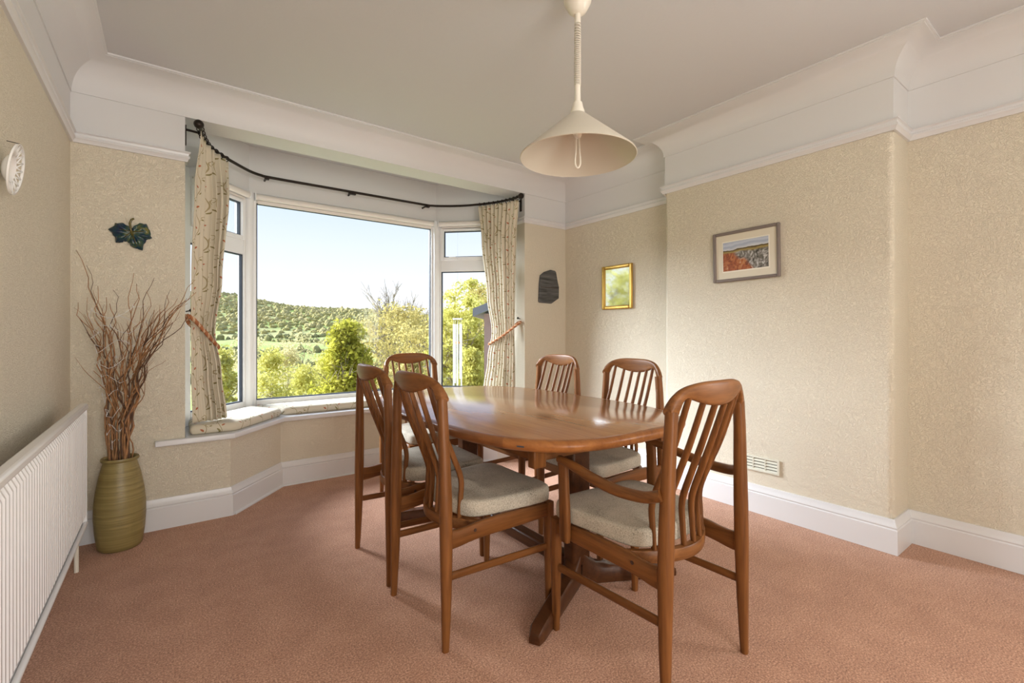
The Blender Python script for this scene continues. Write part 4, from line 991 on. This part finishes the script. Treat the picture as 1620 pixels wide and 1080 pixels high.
tree('garden_shrub', 'dense bright green conical shrub in the middle of the big pane', 549, 12, 510, 165, L_SHRUB, 0.06, 190, 130, 'cone', 0.05)
tree('garden_tree', 'golden budding tree behind the green shrub, left of the right window post', 632, 34, 484, 170, L_GOLD, 0.11, 150, 60, 'round', 0.16)
tree('garden_tree', 'thin golden tree low behind the shrub, filling the gap to the window post', 672, 22, 512, 150, L_GOLD, 0.08, 120, 60, 'round', 0.10)
tree('garden_shrub', 'yellow green bush low in the left corner of the big pane', 428, 17, 556, 140, L_YEL, 0.06, 90, 60, 'cone', 0.05)
tree('garden_shrub', 'bright yellow bush at the foot of the big pane, left of the green shrub', 482, 14, 572, 120, L_YEL, 0.05, 90, 60, 'cone', 0.04)
tree('garden_tree', 'sparse tan budding tree standing in the field at the left of the pane', 478, 38, 527, 90, L_TAN, 0.09, 70, 30, 'round', 0.10)
tree('garden_tree', 'yellow green tree filling the left half of the narrow right window', 726, 20, 470, 110, L_YEL, 0.075, 170, 80, 'round', 0.10)
tree('garden_tree', 'tall pale green tree rising behind the wind chime', 744, 30, 436, 100, L_YEL, 0.10, 150, 70, 'round', 0.14)
tree('garden_tree', 'golden tree beside the neighbouring outbuilding', 785, 26, 450, 120, L_GOLD, 0.09, 110, 50, 'round', 0.12)
tree('garden_shrub', 'yellow green bush under the wind chime outside the right window', 745, 12, 545, 100, L_YEL, 0.05, 100, 70, 'cone', 0.05)
tree('garden_shrub', 'yellow bush seen through the narrow left window', 350, 15, 548, 110, L_YEL, 0.06, 100, 60, 'cone', 0.05)
tree('garden_shrub', 'tan twiggy bush behind the yellow bushes at the left of the pane', 455, 26, 548, 120, L_TAN, 0.07, 100, 40, 'cone', 0.05)
tree('garden_shrub', 'yellow bush between the green shrub and the tan field tree', 510, 24, 556, 110, L_YEL, 0.07, 90, 50, 'cone', 0.05)
tree('garden_shrub', 'golden bush at the foot of the right window post', 655, 13, 556, 120, L_GOLD, 0.055, 100, 60, 'cone', 0.05)
tree('garden_tree', 'olive tan tree low on the slope left of the big pane', 402, 45, 532, 100, L_TAN, 0.11, 80, 40, 'round', 0.10)
for k, (u, D, vt, wp_, lab) in enumerate(((-1600, 6.0, 60, 620, 'yellow green tree at the far left of the garden, mirrored in the gilt frame'), (-1130, 9.0, 210, 420, 'pale green tree left of the bay, beyond the narrow left window'), (-2400, 4.6, 0, 520, 'tall green tree at the garden edge left of the house'))):
    tree('garden_tree', lab, u, D, vt, wp_, L_YEL, 0.07, 120, 50, 'round', 0.10)
# bare tree on the skyline
for u, D, vt, lab in ((618, 62, 446, 'tall bare grey tree spreading above the ridge'), (672, 70, 470, 'smaller bare grey tree beside the right window post')):
    tt = (u-CXP)/FPX; q = D*(FW + RT*tt); gz = ground_z(D, tt)-0.2; H = EYE + D*(CYP-vt)/FPX - gz
    root = empty('bare_tree', (q[0], q[1], gz)); tag(root, lab, 'tree', 'trees and shrubs beyond the bay window')
    mb = MB(); mb.tube([(0, 0, 0), (0.1, 0, H*0.3), (0, 0, H*0.55)], [0.30, 0.25, 0.18], 8)
    mb.build('trunk', TRUNK, root, True); mb = MB()
    for _ in range(22):
        d = NR.normal(0, 0.45, 3); d[2] = abs(d[2]) + 0.75; d /= np.linalg.norm(d); branches(mb, np.array([0, 0, H*NR.uniform(0.25, 0.55)]), d, H*0.22, 0.16, 3, 0.4, 0.2)
    mb.build('twigs', TRUNK, root, True)

# neighbouring outbuilding glimpsed past the right curtain
_q = at(766, CYP, 7.2); ob = empty('outbuilding', (_q[0], _q[1], -1.6), -YAW - 0.05); tag(ob, 'mauve rendered outbuilding with grey barge board beside the right curtain', 'building')
REND = plain('mauve_render', (0.36, 0.24, 0.22), 0.9, nscale=4, namt=0.15)
MB().box(0, 2.6, 0, 2.4, -0.6, 3.05).build('wall', REND, ob)
MB().add([(-0.16, -0.14, 3.00), (2.8, -0.14, 4.2), (2.8, 2.6, 4.2), (-0.16, 2.6, 3.0), (-0.16, -0.14, 3.12), (2.8, -0.14, 4.32), (2.8, 2.6, 4.32), (-0.16, 2.6, 3.12)], [(0, 3, 2, 1), (4, 5, 6, 7), (0, 1, 5, 4), (1, 2, 6, 5), (2, 3, 7, 6), (3, 0, 4, 7)]).build('roof', plain('grey_slate_roof', (0.20, 0.20, 0.23), 0.8), ob)

# wind chime hanging outside the right window
WX, WY = tuple(at(724, 500, 5.25)[:2])
wc = empty('wind_chime', (WX, WY, 1.30)); tag(wc, 'silver tube wind chime hanging outside the narrow right window', 'wind chime')
ALU = plain('aluminium', (0.80, 0.80, 0.80), 0.3, 0.6)
MB().lathe([(0.001, 0.0), (0.055, 0.0), (0.055, 0.016), (0.001, 0.016)], 20).build('top_disc', ALU, wc, auto=50)
MB().tube([(0, 0, 0.016), (0, 0, 1.30)], 0.0006, 4).build('hanging_cord', IRON, wc)
for k in range(5):
    a = 2*PI*k/5 + 0.4; x, y = 0.045*math.cos(a), 0.045*math.sin(a); l = 0.62 + 0.05*k
    MB().tube([(x, y, 0.0), (x, y, -0.05)], 0.001, 4).build('chime_cord', ALU, wc); MB().tube([(x, y, -0.05), (x, y, -0.05-l)], 0.009, 10).build('chime_tube', ALU, wc, auto=50)
MB().lathe([(0.001, -0.27), (0.022, -0.27), (0.022, -0.25), (0.001, -0.25)], 14).build('striker', plain('orange_wood', (0.55, 0.24, 0.06), 0.5), wc, auto=50)
MB().tube([(0, 0, -0.25), (0, 0, 0.0)], 0.001, 4).build('striker_cord', ALU, wc)
dv = np.array([2.4, 4.0]) - np.array([WX, WY]); dv = dv
MB().tube([(0, 0, 1.30), (dv[0], dv[1], 1.32)], 0.008, 6).build('hanging_arm', IRON, wc)
